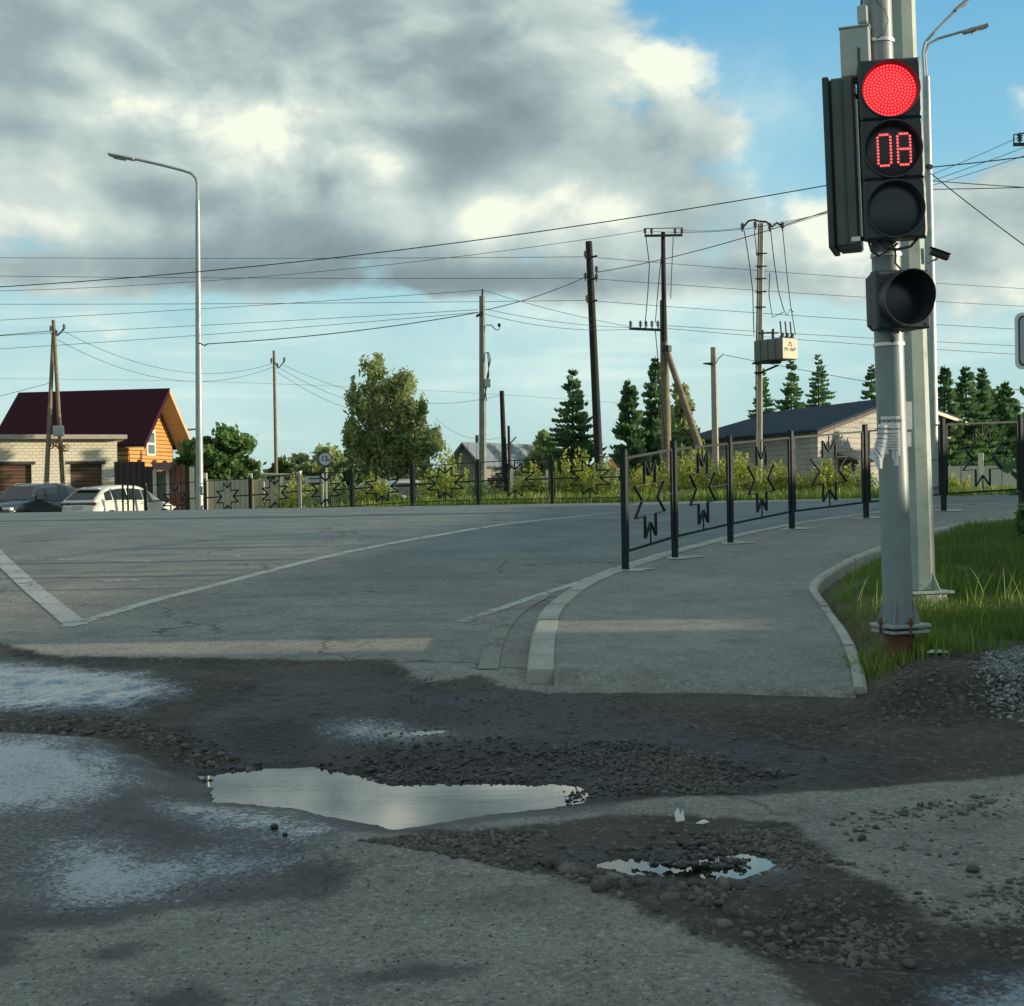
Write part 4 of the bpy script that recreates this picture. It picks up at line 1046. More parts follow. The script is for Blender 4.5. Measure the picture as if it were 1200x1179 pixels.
fence(fpts[:n_f], fh[:n_f], 'roadside_fence', 'far black metal fence with star ornaments beyond the main road', fence_m, starw=.5, post_w=.075, sag=.05, lift=.10, white=(3,), thk=.036, dep=.03)
# short upright bars by the white car
tb_ = thing('barrier', P(145, 607, 50), 'short black railing of upright bars in front of the white car', 'railing')
for k, px in enumerate((144, 150, 156.5)): MB().bbox(P(px, 588, 50 + .2 * k), (.055, .055, 1.1), .01).build('upright_bar', fence_m, tb_)
bar_ = MB(); bar(bar_, P(143, 600, 50), P(160, 599.5, 50.5), .05, .04, Vector((0, 1, 0))); bar_.build('bottom_rail', fence_m, tb_)
# ------------------------------------------------------------------ lamp posts, utility poles
wood_d = mat('dark_tarred_wood', (.016, .015, .015), .85, var=.35, scale=9, bump=.3)
wood_l = mat('weathered_wood', (.20, .165, .11), .85, var=.3, scale=7, bump=.3, dirt=(.15, .12, .09))
concp = mat('pole_concrete', (.34, .32, .25), .85, var=.18, scale=4, bump=.2)
irond = mat('dark_iron', (.035, .035, .035), .6, .3, var=.2)
porc = mat('insulator_glass', (.06, .045, .035), .25, var=.1)
wirem = mat('wire', (.022, .030, .034), .6, var=0)
def gbase(p): return float(gz(p.x, p.y))
def lamp_head(mb_, at_, dirv, L, w_, h_):
    d = dirv.normalized(); s_ = d.cross(Vector((0, 0, 1))).normalized(); u_ = s_.cross(d)
    R = Matrix((s_, d, u_)).transposed(); mb_.bbox(at_ + d * L / 2, (w_, L, h_), h_ * .35, R)
# left lamp post
dL = 43.5
pb = P(234, 604, dL); pt = P(231, 214, dL)
L1 = thing('street_lamp', pb, 'tall galvanised street lamp with one long arm left of centre', 'street lamp')
arc = [P(x, y, dL) for x, y in [(231, 214), (229, 208), (224, 203), (215, 200), (190, 193.5), (157, 186)]]
MB().tube([pb - Vector((0, 0, .3)), P(232.5, 400, dL), P(231.5, 235, dL)], [.115, .085, .06], 12).build('lamp_post_shaft', galv, L1, smooth=True)
MB().tube([P(231.5, 238, dL)] + arc, [.045] * 3 + [.04] * 4, 8).build('lamp_arm', galv, L1, smooth=True)
mb = MB(); lamp_head(mb, P(158, 187, dL), P(127, 181, dL) - P(158, 187, dL), (P(127, 181, dL) - P(158, 187, dL)).length, .26, .07); h_ = mb.build('lamp_head', galv, L1)
MB().bbox(P(140, 184.5, dL) - Vector((0, 0, .045)), (.35, .2, .02), .004, Matrix.Rotation(.19, 3, 'Y')).build('lamp_glass', boxm, h_)
MB().tube([P(233.5, 402, dL - .09), P(240, 405, dL - .12), P(243, 403, dL - .1)], .02, 6).build('wire_clamp', irond, L1)
# far right lamp with two heads
dR = 31.0
pb = P(1094, 571, dR)
L2 = thing('street_lamp', pb, 'slim double-headed street lamp rising behind the thick faceted pole', 'street lamp')
MB().tube([pb - Vector((0, 0, .3)), P(1090, 330, dR), P(1085.5, 90, dR)], [.125, .105, .07], 12).build('lamp_post_shaft', galv, L2, smooth=True)
MB().tube([pb, pb + Vector((0, 0, .03))], .22, 12).build('base_flange', galv, L2)
MB().tube([P(1083.5, 92, dR), P(1081.5, 62, dR), P(1084, 50, dR), P(1095, 37, dR), P(1119, 13, dR)], .028, 8).build('lamp_arm', galv, L2, smooth=True)
MB().tube([P(1086, 92, dR + .1), P(1084, 64, dR + .1), P(1088, 52, dR + .1), P(1100, 45, dR + .1), P(1131, 36, dR + .1)], .028, 8).build('lamp_arm', galv, L2, smooth=True)
for a_, b_ in (((1117, 14), (1136, -2)), ((1129, 38), (1158, 30))):
    mb = MB(); A_, B_ = P(*a_, dR), P(*b_, dR); lamp_head(mb, A_, B_ - A_, (B_ - A_).length, .22, .07); hh_ = mb.build('lamp_head', galv, L2)
    MB().bbox((A_ + B_) / 2 - Vector((0, 0, .045)), (.2, .14, .015), .003, Matrix.Rotation(-.5, 3, 'Y')).build('lamp_glass', boxm, hh_)
MB().tube([P(1086, 195, dR - .1), P(1091, 195.5, dR - .25)], .05, 8).build('wire_clamp', irond, L2)

def insul(mb_, p, s=1.0):
    for k in range(3): mb_.tube([p + Vector((0, 0, .05 * k * s)), p + Vector((0, 0, (.05 * k + .03) * s))], [.06 * s, .04 * s], 8)
    mb_.tube([p - Vector((0, 0, .08 * s)), p + Vector((0, 0, .16 * s))], .02 * s, 6)
def upole(name, top, bot, d, r0, r1, m, label, n=10, cat='utility pole'):
    a = P(bot[0], bot[1], d); b = P(top[0], top[1], d); z0 = gbase(a) - .3; ax_ = (b - a)
    a0 = a + ax_ * ((z0 - a.z) / ax_.z)
    t = thing(name, (a0.x, a0.y, z0 + .3), label, cat)
    MB().tube([a0, a0.lerp(b, .5), b], [r1, (r0 + r1) / 2, r0], n, phase=.4).build('pole_shaft', m, t, smooth=n > 6)
    return t
# A-frame pole by the garage
dA = 63.2
tA = upole('wooden_pole', (62.5, 375), (74, 575), dA, .075, .10, wood_l, 'wooden A-frame pole standing in front of the cream garage')
MB().tube([P(62.5, 392, dA + .3), P(54, 575, dA - .6)], [.075, .11], 10).build('brace', wood_l, tA, smooth=True)
MB().tube([P(60, 391, dA), P(68, 393, dA), P(76, 384, dA)], .035, 6).build('bracket', irond, tA)
mb = MB()
for x, y in ((59.5, 387), (66, 392), (75, 385)): insul(mb, P(x, y, dA - .15), 1.2)
mb.build('insulator', porc, tA)
tx_ = thing('meter_box', P(68.5, 505, dA - .3), 'light grey electricity box fixed to the A-frame pole', 'meter box')
MB().bbox(P(68.5, 505, dA - .35), (.42, .22, .42), .02).build('box_body', boxm, tx_); MB().bbox(P(68.5, 505, dA - .47), (.36, .02, .36), .008).build('box_door', boxm, tx_)
ts_ = thing('wire_bundle', P(68.5, 522, dA - .3), 'rusty orange coil of scrap metal on the A-frame pole above the cars', 'metal scrap')
om = mat('orange_rust', (.40, .17, .08), .8, var=.4, scale=20)
mb = MB()
for k in range(9):
    c = P(60 + k * 2.2, 523 - 3.2 * sin(k * .7), dA - .4); R_ = .09 + .05 * random.random()
    mb.tube([c + Vector((R_ * cos(a), .05 * sin(2 * a), R_ * sin(a))) for a in np.linspace(0, 5.8, 9)], .022, 5)
mb.build('scrap_coil', om, ts_)
# thin pole
t_ = upole('wooden_pole', (321, 411), (324, 575), 78, .07, .10, wood_l, 'thin wooden pole beside the round weight limit sign')
MB().tube([P(322, 425, 77.9), P(327, 431, 77.8), P(334, 422, 77.8)], .035, 6).build('bracket', irond, t_)
mb = MB(); [insul(mb, P(x, y, 77.7), 1.2) for x, y in ((318, 424), (325, 430), (333, 423))]; mb.build('insulator', porc, t_)
# concrete pole
dC = 47
t_ = upole('concrete_pole', (565, 347), (566, 592), dC, .095, .13, mat('grey_pole_concrete', (.20, .205, .18), .85, var=.2, scale=5), 'square grey concrete pole in the middle rising from the far fence', 4)
MB().tube([P(565, 348, dC), P(565.5, 339, dC)], .03, 6).build('pin', irond, t_)
MB().tube([P(558, 371, dC - .1), P(566, 366, dC - .1)], .04, 6).build('bracket', irond, t_)
MB().bbox(P(571.5, 449, dC - .1), (.2, .15, .25), .01).build('junction_box', boxm, t_)
mb = MB()
for k in range(3): mb.tube([P(567, 470, dC - .1), P(571 + k, 440, dC - .12), P(575 - k * 1.5, 422, dC - .1), P(573 - k, 413, dC - .1), P(568, 414, dC - .1), P(567, 425, dC - .1)], .014, 5)
mb.tube([P(568, 450, dC - .12), P(570, 470, dC - .1)], .02, 5)
mb.build('cable_loop', wirem, t_)
mb = MB(); mb.tube([P(569, 381, dC), P(576, 381, dC), P(580, 386, dC), P(584, 387, dC), P(586, 382, dC)], .016, 5); mb.build('hanging_wire', wirem, t_)
MB().bbox(P(585, 381, dC), (.1, .1, .1), .02).build('wire_clamp', irond, t_)
t_ = upole('wooden_pole', (588, 458), (593, 590), 74, .11, .15, wood_d, 'short dark leaning pole right of the square concrete pole')
t_ = upole('wooden_pole', (596, 499), (598, 590), 84, .07, .10, wood_d, 'shortest far pole just right of the short dark leaning one')
MB().tube([P(596, 522, 83.9), P(605, 512, 83.9)], .04, 5).build('bracket', irond, t_)
# tarred pole
dT = 50
t_ = upole('tarred_pole', (690, 283), (702.5, 560), dT, .11, .155, wood_d, 'thick black tarred pole leaning slightly, right of centre')
mb = MB()
for y_ in (300, 326, 352):
    MB().tube([P(689, y_ + 2, dT - .15), P(700, y_ - 2 + 2, dT - .15)], .035, 6).build('bracket', irond, t_)
for x_, y_ in ((686, 300), (686, 326), (688, 352), (699, 318), (699, 327)): insul(mb, P(x_, y_, dT - .2), 1.1)
mb.build('insulator', porc, t_)
# wooden pole with strut
dW = 51
a = P(782, 575, dW); t_ = thing('wooden_pole', (a.x, a.y, gbase(a)), 'brown wooden power pole with crossarms and a slanted strut', 'utility pole')
MB().tube([P(782, 590, dW), P(780, 480, dW), P(777, 352, dW)], [.185, .16, .11], 12).build('lower_shaft', wood_l, t_, smooth=True)
MB().tube([P(778.5, 400, dW - .22), P(777, 272, dW - .2)], [.09, .07], 8).build('upper_shaft', wood_d, t_, smooth=True)
MB().tube([P(825, 540, dW - .4), P(782, 413, dW - .2)], [.135, .10], 10).build('strut', wood_l, t_, smooth=True)
MB().tube([P(781, 405, dW - .3), P(781, 412, dW - .3)], .17, 10).build('strut_collar', irond, t_)
mb = MB(); mb.box(P(777.5, 276, dW - .3), (1.25, .09, .07)); mb.build('crossarm', irond, t_)
mb = MB(); mb.box(P(777.5, 267.5, dW - .3), (1.3, .02, .025)); mb.build('guard_rail', irond, t_)
for x_ in (756, 763.5, 791, 799): mb = MB(); insul(mb, P(x_, 273, dW - .3), 1.0); mb.build('insulator', porc, t_)
mb = MB(); mb.box(P(757, 386, dW - .3), (1.1, .1, .08), Matrix.Rotation(.06, 3, 'Y')); mb.build('crossarm', irond, t_)
for x_ in (739, 750.5, 757, 764, 771): mb = MB(); insul(mb, P(x_, 382, dW - .3), 1.1); mb.build('insulator', porc, t_)
for pts_ in ([(757, 278), (761, 310), (759, 345), (756, 380)], [(789, 278), (787, 320), (786, 350)], [(775, 300), (771, 340), (768, 378)], [(768, 388), (771, 420), (773, 450), (778, 500), (779, 530)]):
    MB().tube([P(x, y, dW - .3) for x, y in pts_], .016, 5).build('drop_wire', wirem, t_)
# short concrete pole
t_ = upole('concrete_pole', (836, 407), (839, 560), 46, .10, .125, concp, 'short pale concrete pole before the blue roof', 4)
MB().tube([P(824, 426, 45.8), P(835, 426.5, 45.8)], [.02, .05], 6).build('side_arm', irond, t_)
MB().tube([P(838, 427, 45.8), P(842, 420, 45.8), P(848, 415, 45.8)], .015, 5).build('wire_hook', wirem, t_)
# transformer pole
dX = 45
a = P(889, 575, dX); t_ = thing('transformer_pole', (a.x, a.y, gbase(a)), 'tall concrete pole carrying a transformer cabinet and climbing rungs', 'utility pole')
MB().tube([P(889, 590, dX), P(889.5, 420, dX), P(892, 262, dX)], [.135, .125, .10], 4, phase=.5).build('pole_shaft', mat('cream_pole_concrete', (.46, .43, .33), .8, var=.15, scale=3, bump=.2), t_)
MB().tube([P(886.5, 575, dX - .12), P(886.5, 420, dX - .13), P(889.5, 262, dX - .12)], [.03, .03, .028], 4).build('ladder_rail', irond, t_)
for y_ in (297, 312, 326.5, 342, 360): MB().box(P(893 - (y_ - 262) * .02, y_, dX - .14), (.33, .03, .035)).build('rung', irond, t_)
mb = MB()
mb.tube([P(x, y, dX - .2) for x, y in ((871, 266), (877, 259), (884, 257.5), (890, 259.5))], .03, 6)
mb.build('bird_arm', irond, t_)
MB().tube([P(x, y, dX - .2) for x, y in ((890, 259.5), (898, 260), (905, 266), (910, 261), (917, 265))], .03, 6).build('bird_arm', irond, t_)
mb = MB(); [insul(mb, P(x, y, dX - .2), 1.1) for x, y in ((870, 268), (885, 266), (902, 268), (917, 267))]; mb.build('insulator', porc, t_)
for pts_ in ([(872, 270), (877, 300), (882, 340), (883.5, 392)], [(884, 270), (887, 300)], [(903, 270), (907, 305), (912, 340), (918, 362)], [(902, 320), (901, 345), (905, 372), (918, 366)], [(917, 268), (921, 310), (926, 355), (931, 385), (932, 393)], [(918, 362), (922, 370), (926, 362), (930, 366)]):
    MB().tube([P(x, y, dX - .25) for x, y in pts_], .014, 5).build('drop_wire', wirem, t_)
tk = thing('transformer_cabinet', P(908, 425, dX - .4), 'transformer cabinet with its shaded side coloured grey and sunlit lettered face cream hung on the concrete pole', 'transformer')
cabd = mat('cabinet_shaded_tone', (.13, .15, .135), .6, .1, var=.15, scale=3); cabc = mat('cabinet_sunlit_tone', (.62, .55, .40), .6, var=.08)
ck = P(908.5, 410.5, dX - .55)
Rk = Matrix.Rotation(.56, 3, 'Z')
ux, uy = Rk @ Vector((1, 0, 0)), Rk @ Vector((0, 1, 0))
W_, D_, H_ = 1.05, .50, .68
# shade and sun put into colour: dark long side left-front, cream face right-front
Rk = Matrix.Rotation(.62, 3, 'Z')
MB().bbox(ck, (.62, 1.15, .62), .03, Rk).build('cabinet_body', cabd, tk)
for k in range(3): MB().box(ck + Rk @ Vector((-.32, -.3 + .3 * k, 0)), (.03, .03, .58), Rk).build('side_rib', cabd, tk)
fc_ = MB().bbox(ck + Rk @ Vector((0, -.585, 0)), (.60, .02, .58), .006, Rk).build('cabinet_door', cabc, tk)
tv, tf = text_geo('РУ-10кВ', .125, .003)
MB().add([ck + Rk @ Vector((v.x, -.598, v.y - .03)) for v in tv], tf).build('lettering', ink, fc_, fix=False)
tri = MB()
for a_, b_ in (((-.07, .08), (.07, .08)), ((.07, .08), (0, .2)), ((0, .2), (-.07, .08))): bar(tri, ck + Rk @ Vector((a_[0], -.6, a_[1])), ck + Rk @ Vector((b_[0], -.6, b_[1])), .012, .004, Rk @ Vector((0, 1, 0)))
tri.build('warning_triangle', ink, fc_)
for q_ in ((-.2, -.45), (0, -.45), (.2, -.45)):
    mb = MB(); p_ = ck + Rk @ Vector((q_[0], q_[1], .31)); mb.tube([p_, p_ + Vector((.05, 0, .14))], [.07, .03], 8); mb.tube([p_ + Vector((0, 0, .1)), p_ + Vector((-.03, 0, .48))], .022, 6); mb.build('bushing', porc, tk)
for q_ in ((-.12, -.05), (.05, .15), (-.2, .3)):
    mb = MB(); p_ = ck + Rk @ Vector((q_[0], q_[1], .31)); mb.tube([p_, p_ + Vector((0, 0, .3))], .03, 6); mb.build('bushing', porc, tk)
MB().box(ck + Vector((-.2, 0, .5)), (.6, .03, .04)).build('busbar', irond, tk)
MB().bbox(ck + Vector((-.25, 0, -.36)), (.8, .35, .05), .01).build('platform', irond, tk)
MB().tube([P(893, 436, dX - .3), P(912, 428, dX - .6)], .03, 6).build('platform_brace', irond, tk)
MB().box(P(889.5, 437, dX - .15), (.28, .06, .05)).build('pole_clamp', irond, tk)

# crossarm peeking in at the right edge
t_ = thing('wooden_pole', P(1240, 600, 40), 'power pole at the right edge, only its crossarm with an insulator showing', 'utility pole')
MB().tube([P(1240, 640, 40), P(1236, 120, 40)], [.16, .11], 10).build('pole_shaft', wood_d, t_, smooth=True)
MB().box(P(1216, 169, 39.8), (1.25, .08, .08)).build('crossarm', irond, t_); MB().tube([P(1188, 168, 39.8), P(1188, 158, 39.8), P(1200, 156, 39.8)], .02, 5).build('guard_rail', irond, t_)
for x_ in (1195, 1213, 1236): mb = MB(); insul(mb, P(x_, 165, 39.8), 1.3); mb.build('insulator', porc, t_)

# ------------------------------------------------------------------ wires: each span is a thing
def wire(a, b, sag, label, r=.013, n=22):
    A = P(*a); B_ = P(*b); s_ = sag / FPX * (A.y + B_.y) / 2
    r = r * .72; pts = [A.lerp(B_, t) - Vector((0, 0, 4 * s_ * t * (1 - t))) for t in np.linspace(0, 1, n)]
    o = MB().tube(pts, r, 5).build('overhead_wire', wirem, loc=A, smooth=True, fix=False); tag(o, label, 'wire', 'overhead wires')
wire((-500, 345, 40), (1086, 196, dR), 42, 'thick cable climbing right to the slim double-headed lamp', .016)
wire((-500, 420, 62), (59, 388, dA), 4, 'dark cable entering from the left to the A-frame pole', .02)
wire((243, 403, dL), (561, 366, dC), 5, 'thick cable from the single-armed lamp to the square concrete pole', .02)
wire((570, 363, dC), (692, 322, dT), 4, 'thick cable from the square concrete pole up to the tarred pole', .019)
wire((700, 319, dT), (1087, 205, dR), 10, 'thick cable from the tarred pole up towards the traffic light', .017)
for y0, y1, y2, lb in ((298, 301, 340, 'topmost'), (317, 326, 358, 'second'), (355, 352, 386, 'third')):
    wire((-500, y0 - 2, 58), (688, y1, dT), 4, '%s thin wire running left from the tarred pole' % lb, .012)
    wire((700, y1 + 1, dT), (1500, y2 + 14, 60), 4, '%s thin wire running right from the tarred pole' % lb, .012)
wire((-500, 395, 58), (565, 340, dC), 6, 'thin wire from the left to the pin on top of the square concrete pole', .011)
wire((-500, 415, 58), (560, 363, dC), 3, 'upper of two thin wires from the left to the bracket of the concrete pole', .011)
wire((-500, 432, 58), (560, 366, dC), 8, 'lower of two thin wires from the left to the bracket of the concrete pole', .011)
wire((566, 340, dC), (739, 383, dW), 3, 'thin wire falling from the concrete pole top to the lower crossarm', .011)
wire((568, 362, dC), (750, 384, dW), 5, 'sagging wire between concrete pole bracket and the lower crossarm', .011)
wire((568, 368, dC), (757, 384, dW), 9, 'lowest sagging wire between concrete pole and the lower crossarm', .011)
wire((772, 384, dW), (1500, 428, 60), 6, 'thin wire leaving the lower crossarm to the right', .012)
wire((772, 381, dW), (1500, 418, 60), 3, 'thin wire just above the one leaving the lower crossarm', .012)
wire((799, 270, dW), (870, 267, dX), 2, 'short span between the two crossarm poles, front wire', .011)
wire((764, 271, dW), (885, 267, dX), 3, 'short span between the two crossarm poles, rear wire', .011)
wire((-500, 330, 55), (756, 270, dW), 36, 'long thin wire from the left to the high crossarm', .012)
wire((917, 266, dX), (1200, 158, 40), 6, 'uppermost wire from the transformer pole to the right edge', .011)
wire((902, 266, dX), (1213, 168, 40), 6, 'middle wire from the transformer pole to the right edge', .011)
wire((887, 266, dX), (1230, 172, 40), 8, 'lower wire from the transformer pole to the right edge', .011)
wire((1091, 196, dR), (1500, 130, 30), 7, 'dark cable rising right from the slim double-headed lamp', .016)
wire((1088, 201, dR), (1400, 420, 25), 8, 'cable falling steeply right from the slim double-headed lamp', .015)
wire((1092, 212, dR), (1500, 232, 33), 3, 'upper of two level cables right of the slim lamp', .013)
wire((1088, 222, dR), (1500, 205, 33), 3, 'lower of two level cables right of the slim lamp', .013)
wire((76, 389, dA), (319, 426, 78), 26, 'upper sagging wire from the A-frame pole to the thin pole', .014)
wire((67, 398, dA), (320, 430, 78), 30, 'lower sagging wire from the A-frame pole to the thin pole', .014)
wire((330, 427, 78), (470, 470, 95), 6, 'upper wire from the thin pole into the birch', .014)
wire((327, 431, 78), (470, 480, 95), 10, 'middle wire from the thin pole into the birch', .014)
wire((325, 436, 78), (470, 488, 95), 13, 'lower wire from the thin pole into the birch', .014)
wire((480, 471, 90), (588, 463, 74), 5, 'wire from the birch to the short dark leaning pole', .014)
wire((-500, 560, 70), (58, 449, dA), 10, 'low wire from the left edge to the A-frame pole', .014)
wire((-500, 455, 90), (760, 475, 95), -20, 'very faint far wire behind the birch', .010)
wire((510, 490, 90), (590, 512, 74), 12, 'faint wire right of the birch top falling to the small house', .012)
wire((849, 416, 46), (1500, 520, 40), 6, 'wire from the short pale concrete pole over the blue roof', .012)
wire((600, 515, 84), (700, 560, 110), 4, 'faint far wire falling right from the shortest far pole', .012)

# ------------------------------------------------------------------ signs
sw_ = mat('sign_face', (.55, .55, .52), .5, var=.08); sb_ = mat('sign_border', (.05, .07, .09), .5, var=.1)
t_ = thing('road_sign', P(382, 600, 43), 'round weight limit sign reading 12 behind the far fence', 'road sign')
c = P(381, 538, 43); n = 28
ringf = lambda R_, y: [c + Vector((R_ * cos(2 * pi * k / n), y, R_ * sin(2 * pi * k / n))) for k in range(n)]
MB().prism(ringf(.205, 0), (0, .02, 0)).build('sign_border', sb_, t_); MB().prism(ringf(.170, -.004), (0, .01, 0)).build('sign_plate', sw_, t_)
for s_, sz, ox, oz in (('12', .20, -.02, .01), ('т', .11, .11, -.03)):
    tv, tf = text_geo(s_, sz, .006); MB().add([c + Vector((v.x + ox, -.010, v.y + oz)) for v in tv], tf).build('lettering', mat('sign_ink', (.06, .09, .2), .6, var=0), t_, fix=False)
MB().tube([P(382.5, 604, 43), P(382, 548, 43)], .03, 8).build('sign_post', galv, t_)
t_ = thing('road_sign', P(372, 600, 44.5), 'pale direction board with dark lettering left of the round sign post', 'road sign')
MB().bbox(P(370, 563, 44.5), (.62, .03, .24), .008).build('sign_plate', sw_, t_)
bl = MB(); [bl.box(P(370, y, 44.47), (.42, .004, .035)) for y in (560.5, 566)]; bl.build('lettering', sb_, t_)
MB().tube([P(378.5, 604, 44.5), P(378, 555, 44.5)], .03, 8).build('sign_post', galv, t_)
# sign at the right edge
dS = 15.5
t_ = thing('road_sign', P(1222, 640, dS), 'rounded square road sign with white rim cut by the right edge', 'road sign')
def rr(cx, cy, hw_, r_, y):
    out = []
    for (sx, sy, a0) in ((1, 1, 0), (-1, 1, 90), (-1, -1, 180), (1, -1, 270)):
        for k in range(6): a = radians(a0 + 18 * k); out.append(Vector((cx + sx * (hw_ - r_) + r_ * cos(a), y, cy + sy * (hw_ - r_) + r_ * sin(a))))
    return out
c = P(1223, 399, dS)
MB().prism(rr(c.x, c.z, .285, .07, c.y), (0, .02, 0)).build('sign_rim', mat('sign_white', (.72, .74, .72), .4, var=.05), t_)
MB().prism(rr(c.x, c.z, .255, .055, c.y - .004), (0, .01, 0)).build('sign_line', sb_, t_)
MB().prism(rr(c.x, c.z, .238, .05, c.y - .008), (0, .01, 0)).build('sign_face', mat('sign_grey', (.36, .41, .42), .5, var=.05), t_)
MB().tube([P(1225, 640, dS + .05), P(1222, 350, dS + .05)], .035, 10).build('sign_post', galv, t_)
# ------------------------------------------------------------------ buildings
class Fr:
    """local building frame: u along the front, v away from the viewer, w up"""
    def __init__(s, o, ang): s.o = Vector(o); s.R = Matrix.Rotation(ang, 3, 'Z')
    def __call__(s, u, v, w): return s.o + s.R @ Vector((u, v, w))
    def box(s, mb, u0, u1, v0, v1, w0, w1): return mb.box(s((u0 + u1) / 2, (v0 + v1) / 2, (w0 + w1) / 2), (abs(u1 - u0), abs(v1 - v0), abs(w1 - w0)), s.R)
def brick_mat(name, c1, c2, mort, w, h, R_ang=0, rough=.85, off=.5):
    m, N, B = new_mat(name)
    pos = N.new('ShaderNodeNewGeometry').outputs['Position']
    mp = N.new('ShaderNodeMapping'); mp.vector_type = 'POINT'; mp.inputs['Rotation'].default_value = (0, 0, -R_ang); N.l.new(pos, mp.inputs[0])
    s = N.new('ShaderNodeSeparateXYZ'); N.l.new(mp.outputs[0], s.inputs[0])
    v = N.comb(N.m('ADD', s.outputs[0], s.outputs[1]), s.outputs[2], 0.0)
    b = N.new('ShaderNodeTexBrick'); N.l.new(v, b.inputs['Vector'])
    b.inputs['Color1'].default_value = (*c1, 1); b.inputs['Color2'].default_value = (*c2, 1); b.inputs['Mortar'].default_value = (*mort, 1)
    b.inputs['Scale'].default_value = 1; b.inputs['Mortar Size'].default_value = .018; b.inputs['Brick Width'].default_value = w; b.inputs['Row Height'].default_value = h; b.offset = off
    c = N.mix(N.m('MULTIPLY', N.step(N.noise(pos, 1.2, 6, .7), .45, .75), .35), b.outputs['Color'], tuple(q * .6 for q in c1))
    N.l.new(c, B.inputs['Base Color']); B.inputs['Roughness'].default_value = rough
    bp = N.new('ShaderNodeBump'); bp.inputs['Strength'].default_value = .6; bp.inputs['Distance'].default_value = .02; bp.invert = True
    N.l.new(b.outputs['Fac'], bp.inputs['Height']); N.l.new(bp.outputs[0], B.inputs['Normal'])
    return m
def stripe_mat(name, col, col2, period, axis=2, rough=.6, ang=0, metal=0, sharp=.12, bump=.8):
    m, N, B = new_mat(name)
    pos = N.new('ShaderNodeNewGeometry').outputs['Position']
    mp = N.new('ShaderNodeMapping'); mp.inputs['Rotation'].default_value = (0, 0, -ang); N.l.new(pos, mp.inputs[0])
    s = N.new('ShaderNodeSeparateXYZ'); N.l.new(mp.outputs[0], s.inputs[0])
    f = N.m('FRACT', N.m('DIVIDE', s.outputs[axis], period)); e = N.step(N.m('ABSOLUTE', N.m('SUBTRACT', f, .5)), .5 - sharp, .5)
    c = N.mix(N.noise(pos, 2.0, 6, .7), tuple(q * .75 for q in col), tuple(min(1, q * 1.2) for q in col)); c = N.mix(e, c, col2)
    N.l.new(c, B.inputs['Base Color']); B.inputs['Roughness'].default_value = rough; B.inputs['Metallic'].default_value = metal
    bp = N.new('ShaderNodeBump'); bp.inputs['Strength'].default_value = bump; bp.inputs['Distance'].default_value = .03; bp.invert = True
    N.l.new(e, bp.inputs['Height']); N.l.new(bp.outputs[0], B.inputs['Normal'])
    return m
# log house
A_ = P(169, 523, 72); aH = radians(-9.5)
H = Fr((A_.x, A_.y, 0), aH)
zE = A_.z; zR = P(200, 457, 75).z; z0h = gbase(A_) - .5
Lh = 7.9; Dh = 6.4
tH = thing('log_house', H(-Lh / 2, Dh / 2, gbase(A_)), 'log house with a steep dark maroon roof and sunlit orange gable', 'house')
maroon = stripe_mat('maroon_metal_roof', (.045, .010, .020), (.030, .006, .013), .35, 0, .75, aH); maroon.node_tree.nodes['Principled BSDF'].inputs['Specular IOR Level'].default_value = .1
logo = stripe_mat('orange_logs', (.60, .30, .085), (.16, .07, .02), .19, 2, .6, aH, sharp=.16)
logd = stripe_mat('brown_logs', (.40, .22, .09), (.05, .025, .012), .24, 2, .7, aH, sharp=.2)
cream = mat('cream_soffit', (.50, .40, .27), .7, var=.1)
ru = 1.0  # roof overhang beyond the gable
mb = MB(); zm = zE + (zR - zE) * .12
wv0, wv1 = .45, Dh - .45
slope = (zR - zE) / (Dh / 2)
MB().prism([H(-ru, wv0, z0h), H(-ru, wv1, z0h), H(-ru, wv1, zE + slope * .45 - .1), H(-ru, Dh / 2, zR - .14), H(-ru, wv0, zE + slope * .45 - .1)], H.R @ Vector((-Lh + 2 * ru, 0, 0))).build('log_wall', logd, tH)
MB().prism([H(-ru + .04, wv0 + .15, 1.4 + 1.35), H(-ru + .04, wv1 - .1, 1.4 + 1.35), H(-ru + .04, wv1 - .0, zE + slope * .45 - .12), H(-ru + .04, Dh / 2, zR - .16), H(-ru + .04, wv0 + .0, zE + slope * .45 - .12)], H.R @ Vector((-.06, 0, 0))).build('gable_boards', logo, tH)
for sgn, nm in ((0, 'front'), (1, 'back')):
    v0 = 0 if sgn == 0 else Dh
    a = [H(0, v0, zE), H(0, Dh / 2, zR), H(-Lh, Dh / 2, zR), H(-Lh, v0, zE)]
    MB().prism(a, (0, 0, .10)).build('roof', maroon, tH)
    sf = MB(); sf.prism([H(.003, v0, zE - .05), H(.003, Dh / 2, zR - .05), H(-ru + .06, Dh / 2, zR - .05), H(-ru + .06, v0, zE - .05)], (0, 0, .04)); sf.build('soffit', cream, tH)
    bg_ = MB(); bg_.prism([H(.02, v0, zE - .16), H(.02, Dh / 2, zR - .16), H(.02, Dh / 2, zR + .12), H(.02, v0, zE + .12)], H.R @ Vector((-.025, 0, 0))); bg_.build('bargeboard', maroon if sgn == 0 else cream, tH)
wh = mat('white_window_frame', (.72, .72, .66), .5, var=.05); gl = mat('window_glass', (.10, .13, .13), .12, var=.2)
wf = MB(); H.box(wf, -ru + .03, -ru + .10, 2.45, 3.55, 1.4 + 1.75 + .25, 1.4 + 3.15 + .1); wf_ = wf.build('window', wh, tH)
for w0, w1 in ((3.5, 3.93), (4.03, 4.52)): g_ = MB(); H.box(g_, -ru + .09, -ru + .115, 2.62, 3.38, w0, w1); g_.build('pane', gl, wf_)
